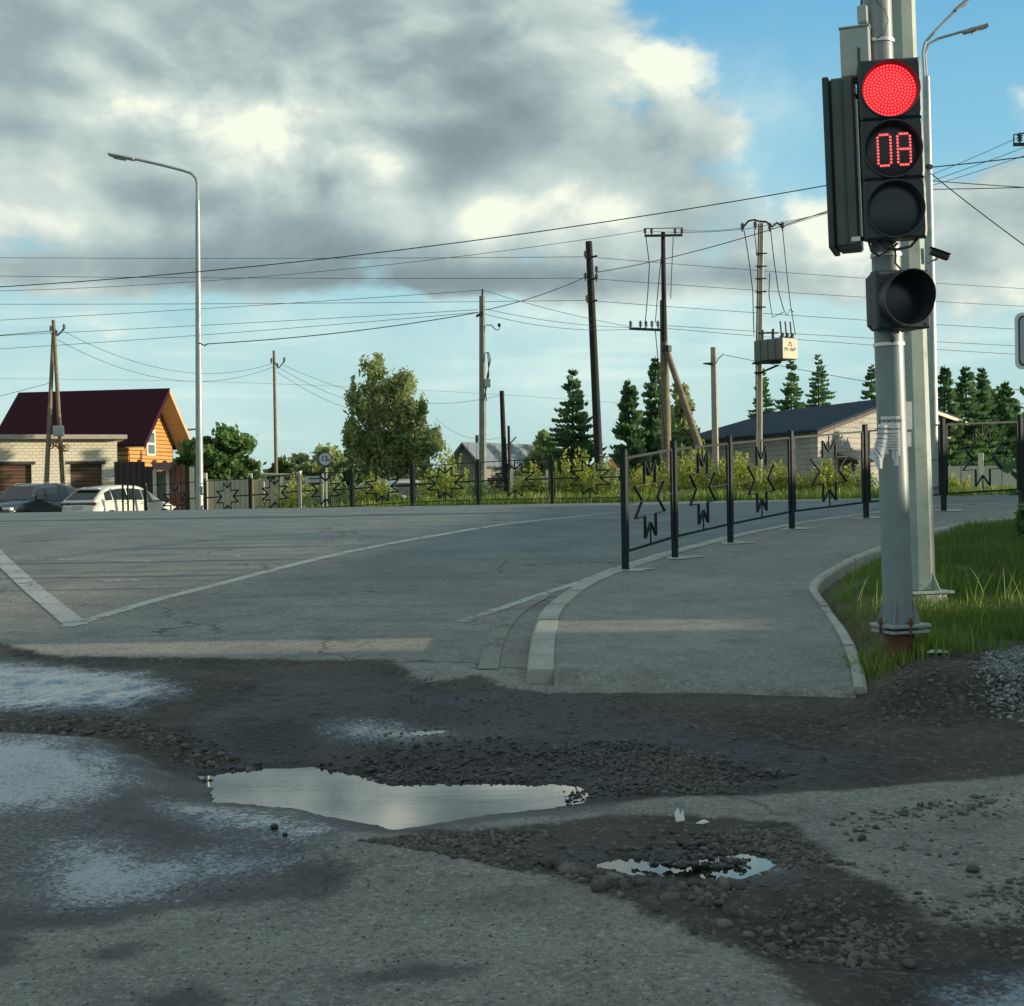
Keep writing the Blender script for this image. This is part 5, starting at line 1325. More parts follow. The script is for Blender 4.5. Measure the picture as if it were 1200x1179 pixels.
for k in range(7):
    for vv in (1.5, 3.3, 4.6): MB().tube([H(-ru - .1, vv, 1.4 + .25 + .24 * k - (.4 if 0 else 0)), H(-ru + .22, vv, 1.4 + .25 + .24 * k)], .10, 8).build('log_end', logd, tH)
MB().tube([H(-.6, Dh + .1, zE + 1.0), H(.1, Dh + .1, zE + 1.05), H(.15, Dh + .1, zE + 1.3), H(.15, Dh + .1, zE + 2.5)], .06, 8).build('stove_pipe', mat('pipe_zinc', (.6, .62, .6), .4, .5), tH)
# garage
B_ = P(137, 516, 66.5); aG = radians(27); Gf = Fr((B_.x, B_.y, 0), aG); zt_ = B_.z
tG = thing('garage', Gf(-4, 3, gbase(B_)), 'cream block garage with brown roller doors behind the parked cars', 'garage')
creamb = brick_mat('cream_blocks', (.80, .75, .58), (.73, .68, .52), (.52, .49, .40), .27, .135, aG)
doorb = stripe_mat('brown_roller_door', (.13, .07, .045), (.06, .03, .02), .16, 2, .5, aG); lint = mat('dark_lintel', (.06, .045, .04), .7)
zg = gbase(B_) - .3; mb = MB(); LG = 9.6
doors = [(-2.0, -.66), (-5.1, -3.6)]; dt = zt_ - 1.0
segs = [(0, -.66), (-2.0, -3.6), (-5.1, -LG)]
for a, b in segs: Gf.box(mb, b, a, 0, .35, zg, zt_)
for a, b in doors: Gf.box(mb, a, b, .0, .35, dt, zt_)
Gf.box(mb, -.35, 0, .35, 5, zg, zt_); Gf.box(mb, -LG, -LG + .35, .35, 5, zg, zt_)
mb.build('wall', creamb, tG)
for a, b in doors:
    mb = MB(); Gf.box(mb, a, b, .12, .2, zg, dt); mb.build('garage_door', doorb, tG)
    mb = MB(); Gf.box(mb, a - .15, b + .15, -.04, .1, dt - .02, dt + .10); mb.build('lintel', lint, tG)
mb = MB(); mb.prism([Gf(.35, -.45, zt_ + .05), Gf(.35, 5.3, zt_ - .3), Gf(.35, 5.3, zt_ - .12), Gf(.35, -.45, zt_ + .23)], Gf.R @ Vector((-LG - .6, 0, 0))); mb.build('roof', mat('pale_roof_edge', (.42, .36, .31), .7, var=.1), tG)
# gateway between garage and fence
gb_ = stripe_mat('dark_brown_sheet', (.045, .022, .018), (.02, .01, .008), .25, 0, .5, 0); gb2 = stripe_mat('rust_brown_sheet', (.22, .085, .05), (.11, .04, .025), .22, 0, .5, 0)
tg = thing('yard_gate', P(170, 600, 63), 'dark brown metal gate with a red-brown panel and pale posts beside the garage', 'gate')
def wall_px(name, m, par, x0, x1, yt, d, yb=615, th=.08, d1=None):
    d1 = d1 or d; a, b, c, e = P(x0, yb, d), P(x1, yb, d1), P(x1, yt if not isinstance(yt, tuple) else yt[1], d1), P(x0, yt if not isinstance(yt, tuple) else yt[0], d)
    return MB().prism([a, b, Vector((b.x, b.y, c.z)), Vector((a.x, a.y, e.z))], (0, th, 0)).build(name, m, par)
wall_px('gate_leaf', gb_, tg, 135, 170.5, 541, 63.5)
wall_px('sheet_panel', gb_, tg, 171, 181, 547, 63.4)
wall_px('gate_post', mat('cream_post', (.70, .66, .50), .7), tg, 180, 184, 551, 63.2, th=.2); wall_px('gate_post', MATS['cream_post'], tg, 195.5, 199, 551, 63.2, th=.2); wall_px('gate_post', MATS['cream_post'], tg, 223, 228, 547, 63.2, th=.2)
wall_px('door_leaf', mat('grey_door', (.12, .125, .10), .5, var=.2, scale=3), tg, 184.3, 195.2, 553, 63.35)
wall_px('sheet_panel', gb2, tg, 199.2, 218, 545, 63.3); wall_px('sheet_panel', gb_, tg, 218.2, 222.8, 547, 63.35)
MB().prism([P(176, 542, 62.5), P(201, 542, 62.5), P(198, 551, 62.1), P(182, 551, 62.1)], (0, .9, .02)).build('canopy', mat('canopy_brown', (.12, .06, .05), .5), tg)
# pale board fence right of the gate
bf = stripe_mat('weathered_boards', (.46, .44, .33), (.26, .25, .19), .19, 0, .85, 0); bf2 = stripe_mat('pale_concrete_slabs', (.62, .60, .50), (.30, .29, .25), 1.25, 0, .85, 0, sharp=.02)
def board_fence(name, spans, label, m, th=.04, post_m=None):
    t = thing(name, P(spans[0][0], 600, spans[0][3]), label, 'fence')
    for x0, x1, yt, d, *r in spans:
        wall_px('fence_panel', m, t, x0, x1, yt, d, th=th, yb=r[0] if r else 615)
        MB().bbox(P(x0, (yt[0] if isinstance(yt, tuple) else yt) + 25, d - .03) , (.14, .12, 2.1), .01).build('post', post_m or MATS['cream_post'], t)
board_fence('board_fence', [(241, 292, (562, 562), 58), (294, 330, 562, 59), (331, 350, 563, 60)], 'pale weathered board fence behind the far metal fence at left', bf)
tp_ = thing('gas_pipe', P(310, 559, 57), 'pale brown horizontal pipe on posts above the board fence', 'pipe')
MB().tube([P(305, 556, 57.4), P(345, 557, 57.4)], .06, 8).build('pipe_run', MATS['pale_roof_edge'], tp_); MB().tube([P(309, 556, 57.4), P(309, 605, 57.4)], .05, 8).build('pipe_riser', MATS['pale_roof_edge'], tp_)
board_fence('slab_fence', [(1090, 1150, (547, 546), 47, 592), (1150, 1215, (546, 545), 47, 592), (1215, 1400, (545, 542), 47, 592)], 'pale slab fence seen under the trees at the right', bf2, .08)
board_fence('picket_fence', [(600, 640, 558, 60), (642, 672, 557, 61)], 'low grey picket fence behind the yellow shrubs in the middle', bf)
# small far house
dF = 88
tF = thing('small_house', P(560, 600, dF), 'small grey-green house with a blue-grey gable roof far behind', 'house')
stuc = mat('grey_stucco', (.20, .22, .19), .85, var=.1); br = stripe_mat('blue_grey_roof', (.16, .20, .23), (.10, .13, .15), .5, 0, .5)
pk = P(541, 519, dF); le = P(525, 541, dF); ri = P(562, 545, dF - .0)
MB().prism([P(527, 615, dF), P(560, 615, dF), P(560, 543, dF), P(541, 520, dF), P(527, 540, dF)], (4.5, 7, 0)).build('wall', stuc, tF)
MB().prism([P(541, 518, dF - .4), P(541, 520.5, dF - .4), P(563, 548, dF - .4), P(565, 546, dF - .4)], (4.6, 7.8, 0)).build('roof', br, tF)
MB().prism([P(541, 518, dF - .4), P(541, 520.5, dF - .4), P(524.5, 544, dF - .4), P(523, 541.5, dF - .4)], (4.6, 7.8, 0)).build('roof', br, tF)
MB().tube([P(559, 530, dF + 3), P(559, 510, dF + 3)], .10, 8).build('chimney', irond, tF)
wall_px('annex_wall', mat('red_shed', (.10, .045, .035), .8), tF, 572, 600, 560, 80)
# block building with blue roof
aB = radians(-24)
R0 = P(957, 494, 58); Bf = Fr((R0.x, R0.y, 0), radians(0))
tB = thing('block_building', P(960, 590, 62), 'long low building of grey blocks with a dark blue metal roof', 'building')
blk = brick_mat('grey_blocks', (.44, .43, .39), (.36, .355, .32), (.26, .255, .23), .40, .20, 0)
blue = stripe_mat('blue_metal_roof', (.030, .046, .070), (.018, .028, .045), .9, 0, .8, -.5, sharp=.06, bump=.4); blue.node_tree.nodes['Principled BSDF'].inputs['Specular IOR Level'].default_value = .08
C0 = P(958, 500, 57)      # right front corner (top of side wall)
C1 = P(1047, 466, 62)     # gable peak (behind the poles)
C2 = P(1137, 492, 67)     # far right eave
E0 = P(788, 516, 70)      # far left eave
K0 = P(868, 476, 77)
def down(p, z): return Vector((p.x, p.y, z))
zb_ = 1.4 - 1.2
C0w, C2w = P(958, 503, 57), P(1130, 495, 67)
E0w = P(790, 514, 70.4)
gd_ = (C2w - C0w); gd_.z = 0; nrm = Vector((gd_.y, -gd_.x, 0)).normalized()
pkw = C0w.lerp(C2w, .5); pkw.z = P(1040, 469.5, 62).z
mb = MB(); mb.prism([down(C0w, zb_), down(C2w, zb_), C2w, pkw, C0w], -nrm * .3); mb.build('gable_wall', blk, tB)
mb = MB(); d_ = (E0w - C0w); d_.z = 0; off = d_.normalized() * .02
top_l = Vector((E0w.x, E0w.y, C0w.z)); mb.prism([down(C0w, zb_) + off * 16, down(E0w, zb_), top_l, C0w + off * 16], Vector((0, .3, 0))); mb.build('side_wall', blk, tB)
gdn = gd_.normalized(); dl = d_.normalized(); dn = d_.length
ov = .45
ea = C0w - gdn * ov - dl * ov + Vector((0, 0, -.12)); eb = C0w - gdn * ov + dl * (dn + ov) + Vector((0, 0, -.12))
pa = down(pkw, pkw.z + .06) - dl * ov; pb_ = down(pkw, pkw.z + .06) + dl * (dn * .80)
ec = C2w + gdn * ov - dl * ov + Vector((0, 0, -.10)); ed = C2w + gdn * ov + dl * (dn + ov) + Vector((0, 0, -.10))
MB().prism([ea, pa, pb_, eb], (0, 0, .09)).build('roof', blue, tB); MB().prism([ec, pa, pb_, ed], (0, 0, .09)).build('roof', blue, tB); MB().prism([eb, pb_, ed], (0, 0, .09)).build('roof', blue, tB)
fas = mat('pale_fascia', (.62, .58, .46), .7)
for a_, b_ in ((ea, pa), (pa, ec)): mb = MB(); q = -dl * .02; mb.prism([a_ + q - Vector((0, 0, .14)), b_ + q - Vector((0, 0, .14)), b_ + q + Vector((0, 0, .0)), a_ + q + Vector((0, 0, 0))], dl * .03); mb.build('fascia', fas if b_ is ec else lint, tB)
for f0, f1, z0_, z1_ in ((.12, .27, .6, 1.6), (.78, .86, .2, 1.7)):
    a_, b_ = C0w.lerp(C2w, f0), C0w.lerp(C2w, f1); mb = MB(); mb.prism([down(a_, z0_ + .9), down(b_, z0_ + .9), down(b_, z1_ + .75), down(a_, z1_ + .75)], nrm * .03); mb.build('window', lint, tB)
a_, b_ = C0w.lerp(C2w, .10), C0w.lerp(C2w, .42)
MB().prism([down(a_, 2.62), down(b_, 2.85), down(b_, 2.9), down(a_, 2.67)], nrm * 1.1 + Vector((0, 0, -.35))).build('lean_to_roof', mat('slate', (.22, .24, .23), .8), tB)
# brick pier by the tarred pole
t_ = thing('brick_pier', P(716, 560, 56), 'small reddish brick pier with pointed cap under the tarred pole', 'pier')
MB().bbox(P(716, 575, 56), (.42, .42, 1.7), .02).build('shaft', brick_mat('red_brick', (.32, .15, .10), (.26, .12, .08), (.2, .15, .12), .25, .075), t_)
c = P(716, 549, 56); MB().add([c + Vector(q) for q in ((-.27, -.27, 0), (.27, -.27, 0), (.27, .27, 0), (-.27, .27, 0), (0, 0, .4))], [(0, 1, 2, 3), (0, 1, 4), (1, 2, 4), (2, 3, 4), (3, 0, 4)]).build('cap', MATS['red_brick'] if 'red_brick' in MATS else om, t_)

# ------------------------------------------------------------------ cars
def glassm():
    return mat('car_glass', (.012, .016, .018), .06, var=0, spec=.8)
tyre = mat('tyre_rubber', (.012, .012, .012), .8, var=.2); rimm = mat('alloy_rim', (.45, .46, .47), .3, .8, var=.05)
def car(name, label, base, heading, paint, prof, L=4.75, Wd=1.9, lamps=True):
    """heading: unit direction of the nose; prof: list of (x from rear 0..1, belt z, roof z, half width at roof)"""
    t = thing(name, base, label, 'car'); h_ = Vector(heading).normalized(); s_ = Vector((h_.y, -h_.x, 0))   # s_: right side of the car
    def w(x, y, z): return Vector(base) + h_ * (x - L / 2) + s_ * y + Vector((0, 0, z))
    low = [(0.0, .30, .88, .80), (.02, .26, 1.02, .88), (.10, .22, 1.06, .95), (.30, .20, 1.05, .96), (.55, .20, 1.04, .96), (.74, .20, 1.03, .95), (.80, .22, 1.00, .94), (.92, .24, .90, .90), (.98, .28, .76, .82), (1.0, .34, .62, .76)]
    hw = Wd / 2; vs = []; fs = []
    n = 10
    for fx, zb, zt, k in low:
        x = fx * L; yv = hw * k
        vs += [w(x, -yv * .90, zb), w(x, -yv, zb + .18), w(x, -yv * 1.0, (zb + zt) / 2 + .08), w(x, -yv * .96, zt - .06), w(x, -yv * .86, zt), w(x, yv * .86, zt), w(x, yv * .96, zt - .06), w(x, yv, (zb + zt) / 2 + .08), w(x, yv, zb + .18), w(x, yv * .90, zb)]
    for i in range(len(low) - 1):
        for k in range(n): k2 = (k + 1) % n; fs.append((i * n + k, i * n + k2, (i + 1) * n + k2, (i + 1) * n + k))
    fs += [tuple(range(n)), tuple((len(low) - 1) * n + k for k in range(n))[::-1]]
    MB().add(vs, fs).build('body', paint, t, smooth=True)
    # greenhouse: glass core and painted roof and pillars
    gh = [(.03, 1.04, 1.06, .84), (.10, 1.04, 1.42, .80), (.17, 1.04, 1.58, .76), (.35, 1.03, 1.66, .75), (.52, 1.02, 1.655, .745), (.62, 1.01, 1.58, .75), (.76, 1.0, 1.03, .82)] if prof == 'suv' else [(.01, 1.0, 1.03, .86), (.13, 1.03, 1.44, .78), (.20, 1.04, 1.56, .75), (.36, 1.03, 1.63, .73), (.54, 1.02, 1.60, .73), (.64, 1.01, 1.50, .74), (.80, .98, 1.0, .82)]
    vs = []; fs = []; n = 6
    for fx, zb, zt, k in gh:
        x = fx * L; yt = hw * k * (.97 if zt > 1.3 else 1); yb_ = hw * .93
        vs += [w(x, -yb_, zb - .02), w(x, -yt, max(zb, zt - .05)), w(x, -yt * .88, zt), w(x, yt * .88, zt), w(x, yt, max(zb, zt - .05)), w(x, yb_, zb - .02)]
    for i in range(len(gh) - 1):
        for k in range(n): k2 = (k + 1) % n; fs.append((i * n + k, i * n + k2, (i + 1) * n + k2, (i + 1) * n + k))
    fs += [tuple(range(n)), tuple((len(gh) - 1) * n + k for k in range(n))[::-1]]
    MB().add(vs, fs).build('cabin', paint, t, smooth=True)
    def panel(pts, nm, m, par=t, th=.02, out=None):
        MB().prism(pts, out * th).build(nm, m, par)
    def on_side(fx, f, sgn): # f 0 belt..1 roof edge
        x = fx * L
        for i in range(len(gh) - 1):
            if gh[i][0] <= fx <= gh[i + 1][0]:
                q = (fx - gh[i][0]) / (gh[i + 1][0] - gh[i][0]); zb = gh[i][1] + (gh[i + 1][1] - gh[i][1]) * q; zt = gh[i][2] + (gh[i + 1][2] - gh[i][2]) * q; k = gh[i][3] + (gh[i + 1][3] - gh[i][3]) * q
                y0 = hw * .93; y1 = hw * k * .97; return w(x, sgn * (y0 + (y1 - y0) * f), zb + (zt - .05 - zb) * f)
    for sgn in (-1, 1):
        for fa, fb_ in ((.12, .20), (.215, .38), (.395, .56), (.57, .68)):
            ta = .86; pa_ = [on_side(fa, .06, sgn), on_side(fb_, .06, sgn), on_side(min(fb_, .66), ta, sgn), on_side((fa + fb_) / 2, ta + .02, sgn), on_side(max(fa, .13), ta, sgn)]
            panel(pa_, 'side_window', glassm(), out=s_ * sgn, th=.012)
        mm = MB().bbox(w(.66 * L, sgn * hw * 1.06, 1.06), (.12, .2, .13), .03, Matrix.Rotation(atan2(h_.y, h_.x), 3, 'Z')).build('wing_mirror', paint, t)
        for fx in (.18, .81):
            c = w(fx * L, sgn * hw * .86, .34); wl = MB().tube([c - s_ * sgn * .12, c + s_ * sgn * .11], .36, 20).build('wheel', tyre, t)
            MB().tube([c + s_ * sgn * .105, c + s_ * sgn * .125], .25, 16).build('rim', rimm, wl)
        for fx in (.36, .54): MB().bbox(w(fx * L, sgn * hw * .975, .93), (.17, .03, .03), .008, Matrix.Rotation(atan2(h_.y, h_.x), 3, 'Z')).build('door_handle', chrome, t)
        MB().bbox(w(.965 * L, sgn * hw * .64, .72), (.22, .42, .12), .03, Matrix.Rotation(atan2(h_.y, h_.x) , 3, 'Z')).build('headlight', lampw, t)
        MB().bbox(w(.012 * L, sgn * hw * .66, .93), (.12, .46, .10), .02, Matrix.Rotation(atan2(h_.y, h_.x), 3, 'Z')).build('tail_light', lampr, t)
    Rz_ = atan2(h_.y, h_.x)
    # rear window and windscreen as tilted panels
    def crossp(i, j, f0, f1, nm):
        A, B2 = gh[i], gh[j]
        def pt(f, sg): x = (A[0] + (B2[0] - A[0]) * f) * L; z = A[2] + (B2[2] - A[2]) * f; y = hw * (A[3] + (B2[3] - A[3]) * f) * .80 * sg; return w(x, y, z)
        pts = [pt(f0, -1.06), pt(f0, 1.06), pt(f1, .98), pt(f1, -.98)]
        nn = (pts[1] - pts[0]).cross(pts[2] - pts[1]).normalized(); nn = nn if nn.z > 0 else -nn
        panel(pts, nm, glassm(), out=nn, th=.014)
    crossp(0, 1, .12, .98, 'rear_window'); crossp(6, 5, .06, .97, 'windscreen')
    MB().bbox(w(-.012, 0, .80), (.02, .52, .13), .005, Matrix.Rotation(Rz_, 3, 'Z')).build('number_plate', sw_, t)
    MB().bbox(w(.0, 0, .94), (.05, 1.0, .05), .01, Matrix.Rotation(Rz_, 3, 'Z')).build('rear_trim', blackm, t)
    MB().bbox(w(.02, 0, .42), (.14, 1.6, .26), .05, Matrix.Rotation(Rz_, 3, 'Z')).build('bumper', paint, t)
    MB().bbox(w(.13 * L, 0, gh[1][2] + .06), (.22, 1.15, .03), .01, Matrix.Rotation(Rz_, 3, 'Z')).build('roof_spoiler', paint, t)
    MB().bbox(w(L * .995, 0, .70), (.05, .9, .2), .02, Matrix.Rotation(Rz_, 3, 'Z')).build('grille', blackm, t)
    for sgn in (-1, 1) if prof == 'suv' else (): MB().tube([w(.2 * L, sgn * hw * .66, 1.60), w(.22 * L, sgn * hw * .66, 1.67), w(.52 * L, sgn * hw * .66, 1.69), w(.56 * L, sgn * hw * .66, 1.62)], .018, 6).build('roof_rail', chrome, t)
    return t
chrome = mat('chrome_trim', (.6, .62, .62), .2, .9, var=0); lampw = mat('headlamp_glass', (.65, .68, .68), .15, var=.1); lampr = mat('tail_lamp', (.10, .012, .012), .2, var=.2)
whitep = mat('white_car_paint', (.68, .68, .62), .18, var=.03); darkcar = mat('dark_blue_grey_paint', (.030, .045, .055), .16, .1, var=.05)
for m_ in (whitep, darkcar): m_.node_tree.nodes['Principled BSDF'].inputs['Coat Weight'].default_value = .6
c = P(141, 566.5, 59.5); car('parked_car', 'white parked SUV seen from its rear right corner', (c.x, c.y, c.z - 1.70), (.46, .89, 0), whitep, 'coupe')
c = P(38, 566, 59.5); car('parked_car', 'dark blue-grey parked SUV at the left edge facing the road', (c.x, c.y, c.z - 1.70), (-.36, -.93, 0), darkcar, 'suv')
c = P(451, 562, 53); car('parked_car', 'pale car half hidden by weeds behind the far metal fence', (c.x, c.y, c.z - 1.62), (-.55, .84, 0), mat('silver_paint', (.5, .52, .5), .25, .3, var=.05), 'coupe')

# ------------------------------------------------------------------ trees and shrubs
def leaf_mat(name, lo, mid, hi, trans=.35):
    m, N, B = new_mat(name); a = N.attr('tint'); rp = N.new('ShaderNodeValToRGB'); N.l.new(a, rp.inputs[0]); e = rp.color_ramp
    e.elements[0].color = (*lo, 1); e.elements[1].color = (*hi, 1); k = e.elements.new(.5); k.color = (*mid, 1)
    N.l.new(rp.outputs[0], B.inputs['Base Color']); B.inputs['Roughness'].default_value = .55
    tr = N.new('ShaderNodeBsdfTranslucent'); N.l.new(rp.outputs[0], tr.inputs[0]); mx = N.new('ShaderNodeMixShader'); mx.inputs[0].default_value = trans
    N.l.new(B.outputs[0], mx.inputs[1]); N.l.new(tr.outputs[0], mx.inputs[2]); N.l.new(mx.outputs[0], N.n['Material Output'].inputs[0]); return m
lf_birch = leaf_mat('birch_leaves', (.16, .22, .09), (.32, .40, .17), (.54, .58, .30), .5)
lf_dark = leaf_mat('dark_leaves', (.05, .105, .035), (.11, .21, .06), (.21, .34, .10), .45)
lf_yel = leaf_mat('yellow_green_leaves', (.13, .19, .03), (.32, .38, .06), (.60, .58, .12), .4)
lf_spr = leaf_mat('spruce_needles', (.05, .11, .055), (.10, .20, .085), (.19, .32, .13), .35)
bark_w = mat('birch_bark', (.50, .48, .42), .8, var=.3, scale=8, dirt=(.08, .08, .07), dscale=6); bark_d = mat('brown_bark', (.09, .07, .05), .9, var=.3)
def leaves(name, cl, size, m, parent, n, droop=0.0, aspect=1.7):
    """cl: clumps (centre, radii, weight); n leaf faces"""
    w = np.array([c[2] for c in cl], float); w /= w.sum(); idx = RNG.choice(len(cl), n, p=w)
    C = np.array([tuple(c[0]) for c in cl]); R = np.array([tuple(c[1]) for c in cl])
    d = RNG.normal(size=(n, 3)); d /= np.linalg.norm(d, axis=1)[:, None]
    rad = RNG.random(n) ** .5 * (1 + .24 * RNG.normal(size=n))
    p = C[idx] + d * rad[:, None] * R[idx]
    s = size * RNG.uniform(.6, 1.35, n)
    a = RNG.normal(size=(n, 3)); a[:, 2] = a[:, 2] * (1 - droop) - droop * 1.6; a /= np.linalg.norm(a, axis=1)[:, None]
    b = np.cross(a, RNG.normal(size=(n, 3))); b /= np.linalg.norm(b, axis=1)[:, None]
    A = a * (s * aspect / 2)[:, None]; Bv = b * (s / 2)[:, None]
    V = np.stack([p - A, p + Bv * .9, p + A, p - Bv * .9], 1).reshape(-1, 3); F = np.arange(4 * n).reshape(-1, 4)
    clt = RNG.random(len(cl)); t = np.clip(.25 + .5 * clt[idx] + RNG.normal(0, .16, n), 0, 1)
    return np_mesh(name, V, F, m, {'tint': np.repeat(t, 4)}, parent)
def clumps(cx, cy, d, wpx, hpx, n, depth=None, shape='round', seed=0, rs=.22):
    """clumps filling an outline centred on a pixel; sizes in photo pixels"""
    r = random.Random(seed); out = []; k = d / FPX
    c = P(cx, cy, d); W2, H2 = wpx / 2 * k, hpx / 2 * k; D2_ = depth or W2
    while len(out) < n:
        x, y, z = r.uniform(-1, 1), r.uniform(-1, 1), r.uniform(-1, 1)
        f = {'round': 1 - (z * z) ** 1, 'cone': ((1 - z) / 2) ** .8 * 1.1, 'egg': (1 - abs(z + .25) ** 2.2 / 1.6) * (1.0 if z < 0 else 1 - z * .7), 'bush': 1 - max(0, z) ** 2}[shape]
        if f <= 0 or x * x + y * y > f * f: continue
        q = r.uniform(.7, 1.3) * rs * (1.15 - .45 * (z + 1) / 2 if shape in ('cone', 'egg') else 1)
        out.append((c + Vector((x * W2 * .86, y * D2_ * .86, z * H2 * .88)), (W2 * q * 1.1, D2_ * q, H2 * q * .8), q ** 2))
    return out, c
def tree(name, label, cx, cy, d, wpx, hpx, nleaf, size, m, shape='egg', bark=bark_d, ncl=60, trunk=.12, base_y=600, seed=0, droop=0, cat='tree', group=None, rs=.22, limbs=9):
    cl, c = clumps(cx, cy, d, wpx, hpx, ncl, shape=shape, seed=seed, rs=rs)
    zb_ = float(gz(c.x, c.y)); t = thing(name, (c.x, c.y, zb_), label, cat, group)
    leaves('crown', cl, size, m, t, nleaf, droop)
    H2 = hpx / 2 * d / FPX
    top = Vector((c.x, c.y, c.z + H2 * .7)); b0 = Vector((c.x + .1, c.y, zb_ - .2)); mb = MB()
    mid = b0.lerp(top, .5) + Vector((random.uniform(-.15, .15), 0, 0)); mb.tube([b0, mid, top], [trunk, trunk * .65, .02], 8)
    r = random.Random(seed)
    for q in r.sample(cl, min(limbs, len(cl))):
        s0 = b0.lerp(top, r.uniform(.25, .7)); mb.tube([s0, s0.lerp(q[0], .5) + Vector((0, 0, .15)), q[0]], [trunk * .4, trunk * .25, .015], 5)
    mb.build('trunk', bark, t, smooth=True)
    return t
def spruce(label, cx, ytop, wpx, ybot, d, seed=0, dens=1.0, m=lf_spr, group='spruces'):
    r = np.random.default_rng(seed); a = P(cx, ytop, d); b = P(cx, ybot, d); Hh = a.z - b.z; Rm = wpx / 2 * d / FPX
    t = thing('spruce_tree', (b.x, b.y, float(gz(b.x, b.y))), label, 'tree', group)
    VV = []; TT = []
    nl = int(22 * dens)
    for i in range(nl):
        f0_ = (i + .5) / nl; nb = int(6 + 9 * f0_)
        for k in range(nb):
            f = min(1, max(.005, f0_ + r.uniform(-1.4, 1.4) / nl)); z = a.z - Hh * f ** 1.05; R_ = 1.3 * Rm * (f ** .78) * (.95 + .05 * sin(i * 1.7)) + .03
            az = r.uniform(0, 6.28); Lb = R_ * r.uniform(.55, 1.25); dr = np.array([cos(az), sin(az), 0]); sd = np.array([-sin(az), cos(az), 0])
            m_ = max(3, int(Lb / .16)); tb = r.uniform(.1, .9)
            for q in range(m_):
                s_ = (q + .6) / m_; droop_ = -.25 * Lb * s_ + .22 * Lb * s_ ** 2
                c = np.array([a.x, a.y, z + droop_]) + dr * Lb * s_
                for e in (-1, 1):
                    ln = (.17 + .32 * (1 - s_) * min(1, Lb)) * r.uniform(.7, 1.2); u_ = (sd * e * .8 + dr * .7 + np.array([0, 0, r.uniform(-.5, .05)])); u_ /= np.linalg.norm(u_)
                    w_ = np.array([0, 0, 1.0]) * .065 + dr * .05
                    VV += [c - w_, c + u_ * ln * .6 - w_ * 1.1 + np.array([0, 0, -.05]), c + u_ * ln, c + u_ * ln * .5 + w_ * 1.2]; TT.append(np.clip(tb + r.normal(0, .15), 0, 1))
                if q == m_ - 1: VV += [c - sd * .04, c + dr * .15, c + dr * .28 + np.array([0, 0, .02]), c + sd * .05]; TT.append(tb)
    np_mesh('crown', np.array(VV), np.arange(len(VV)).reshape(-1, 4), m, {'tint': np.repeat(TT, 4)}, t)
    MB().tube([Vector((b.x, b.y, float(gz(b.x, b.y)) - .2)), a + Vector((0, 0, .1))], [.14, .012], 7).build('trunk', bark_d, t, smooth=True)
# birch
cl = []
r_ = random.Random(5)
for (x, y, rx, ry, n_) in [(436, 440, 16, 24, 7), (428, 478, 18, 30, 8), (455, 470, 20, 30, 10), (445, 510, 36, 38, 20), (478, 515, 28, 30, 12), (495, 530, 30, 30, 12), (465, 548, 52, 24, 20), (440, 425, 8, 9, 4), (500, 515, 18, 24, 12), (478, 485, 26, 26, 18), (425, 515, 24, 36, 20), (455, 535, 40, 30, 26), (418, 460, 10, 14, 6), (470, 450, 20, 20, 9), (448, 470, 30, 40, 22), (470, 535, 50, 32, 30), (425, 530, 18, 30, 12)]:
    for k in range(n_):
        a = r_.uniform(0, 6.28); q = r_.random() ** .5; cl.append((P(x + rx * q * cos(a) * .8, y + ry * q * sin(a) * .8, 63 + r_.uniform(-1.3, 1.3)), (.24 * r_.uniform(.6, 1.3), .3, .36 * r_.uniform(.7, 1.4)), 1))
tb_ = thing('birch_tree', (P(468, 560, 63).x, 63, float(gz(P(468, 560, 63).x, 63))), 'tall pale green birch left of centre', 'tree')
leaves('crown', cl, .095, lf_birch, tb_, 32000, .5, 2.4)
mb = MB(); b0 = P(470, 600, 63)
for tp in ((440, 430, .02), (455, 470, .02), (495, 505, .02), (425, 480, .02), (480, 490, .02)): mb.tube([b0, P((470 + tp[0]) / 2 - 2, (600 + tp[1]) / 2 + 10, 63), P(tp[0], tp[1], 63)], [.12, .06, .015], 6)
mb.build('trunk', bark_w, tb_, smooth=True)
tree('leafy_tree', 'dense dark green tree just right of the single-armed street lamp', 258, 535, 70, 92, 76, 9000, .20, lf_dark, 'bush', ncl=46, seed=3, rs=.26)
tree('leafy_tree', 'low dark green tree against the orange gable of the log house', 222, 548, 70.5, 44, 50, 3500, .20, lf_dark, 'bush', ncl=22, seed=9, rs=.3)
tree('leafy_tree', 'grey-green bushy tree behind the round weight limit sign', 376, 545, 76, 76, 52, 5500, .2, lf_birch, 'bush', ncl=34, seed=4, rs=.28)
tree('leafy_tree', 'small round tree left of the thin wooden pole', 330, 548, 84, 34, 42, 2200, .22, lf_dark, 'egg', ncl=18, seed=6, rs=.3)
tree('leafy_tree', 'dark airy tree between birch and round sign', 412, 545, 70, 40, 60, 2600, .18, lf_dark, 'egg', ncl=20, seed=8, rs=.26)
tree('leafy_tree', 'low distant bushes at the foot of the leafy tree by the lamp', 298, 560, 80, 30, 30, 1500, .2, lf_dark, 'bush', ncl=12, seed=18, rs=.3)
tree('leafy_tree', 'grey-green leafy tree just left of the lone spruce', 636, 532, 74, 48, 76, 4200, .2, lf_birch, 'egg', ncl=30, seed=10, rs=.25)
tree('leafy_tree', 'small dark tree beside the shortest far pole', 614, 560, 80, 24, 44, 1300, .2, lf_dark, 'egg', ncl=14, seed=11, rs=.3)
spruce('lone spruce left of the black tarred pole', 671, 434, 62, 565, 66, 1)
spruce('narrow dark spruce left of the brown wooden pole', 737, 446, 48, 575, 60, 2, 1.1)
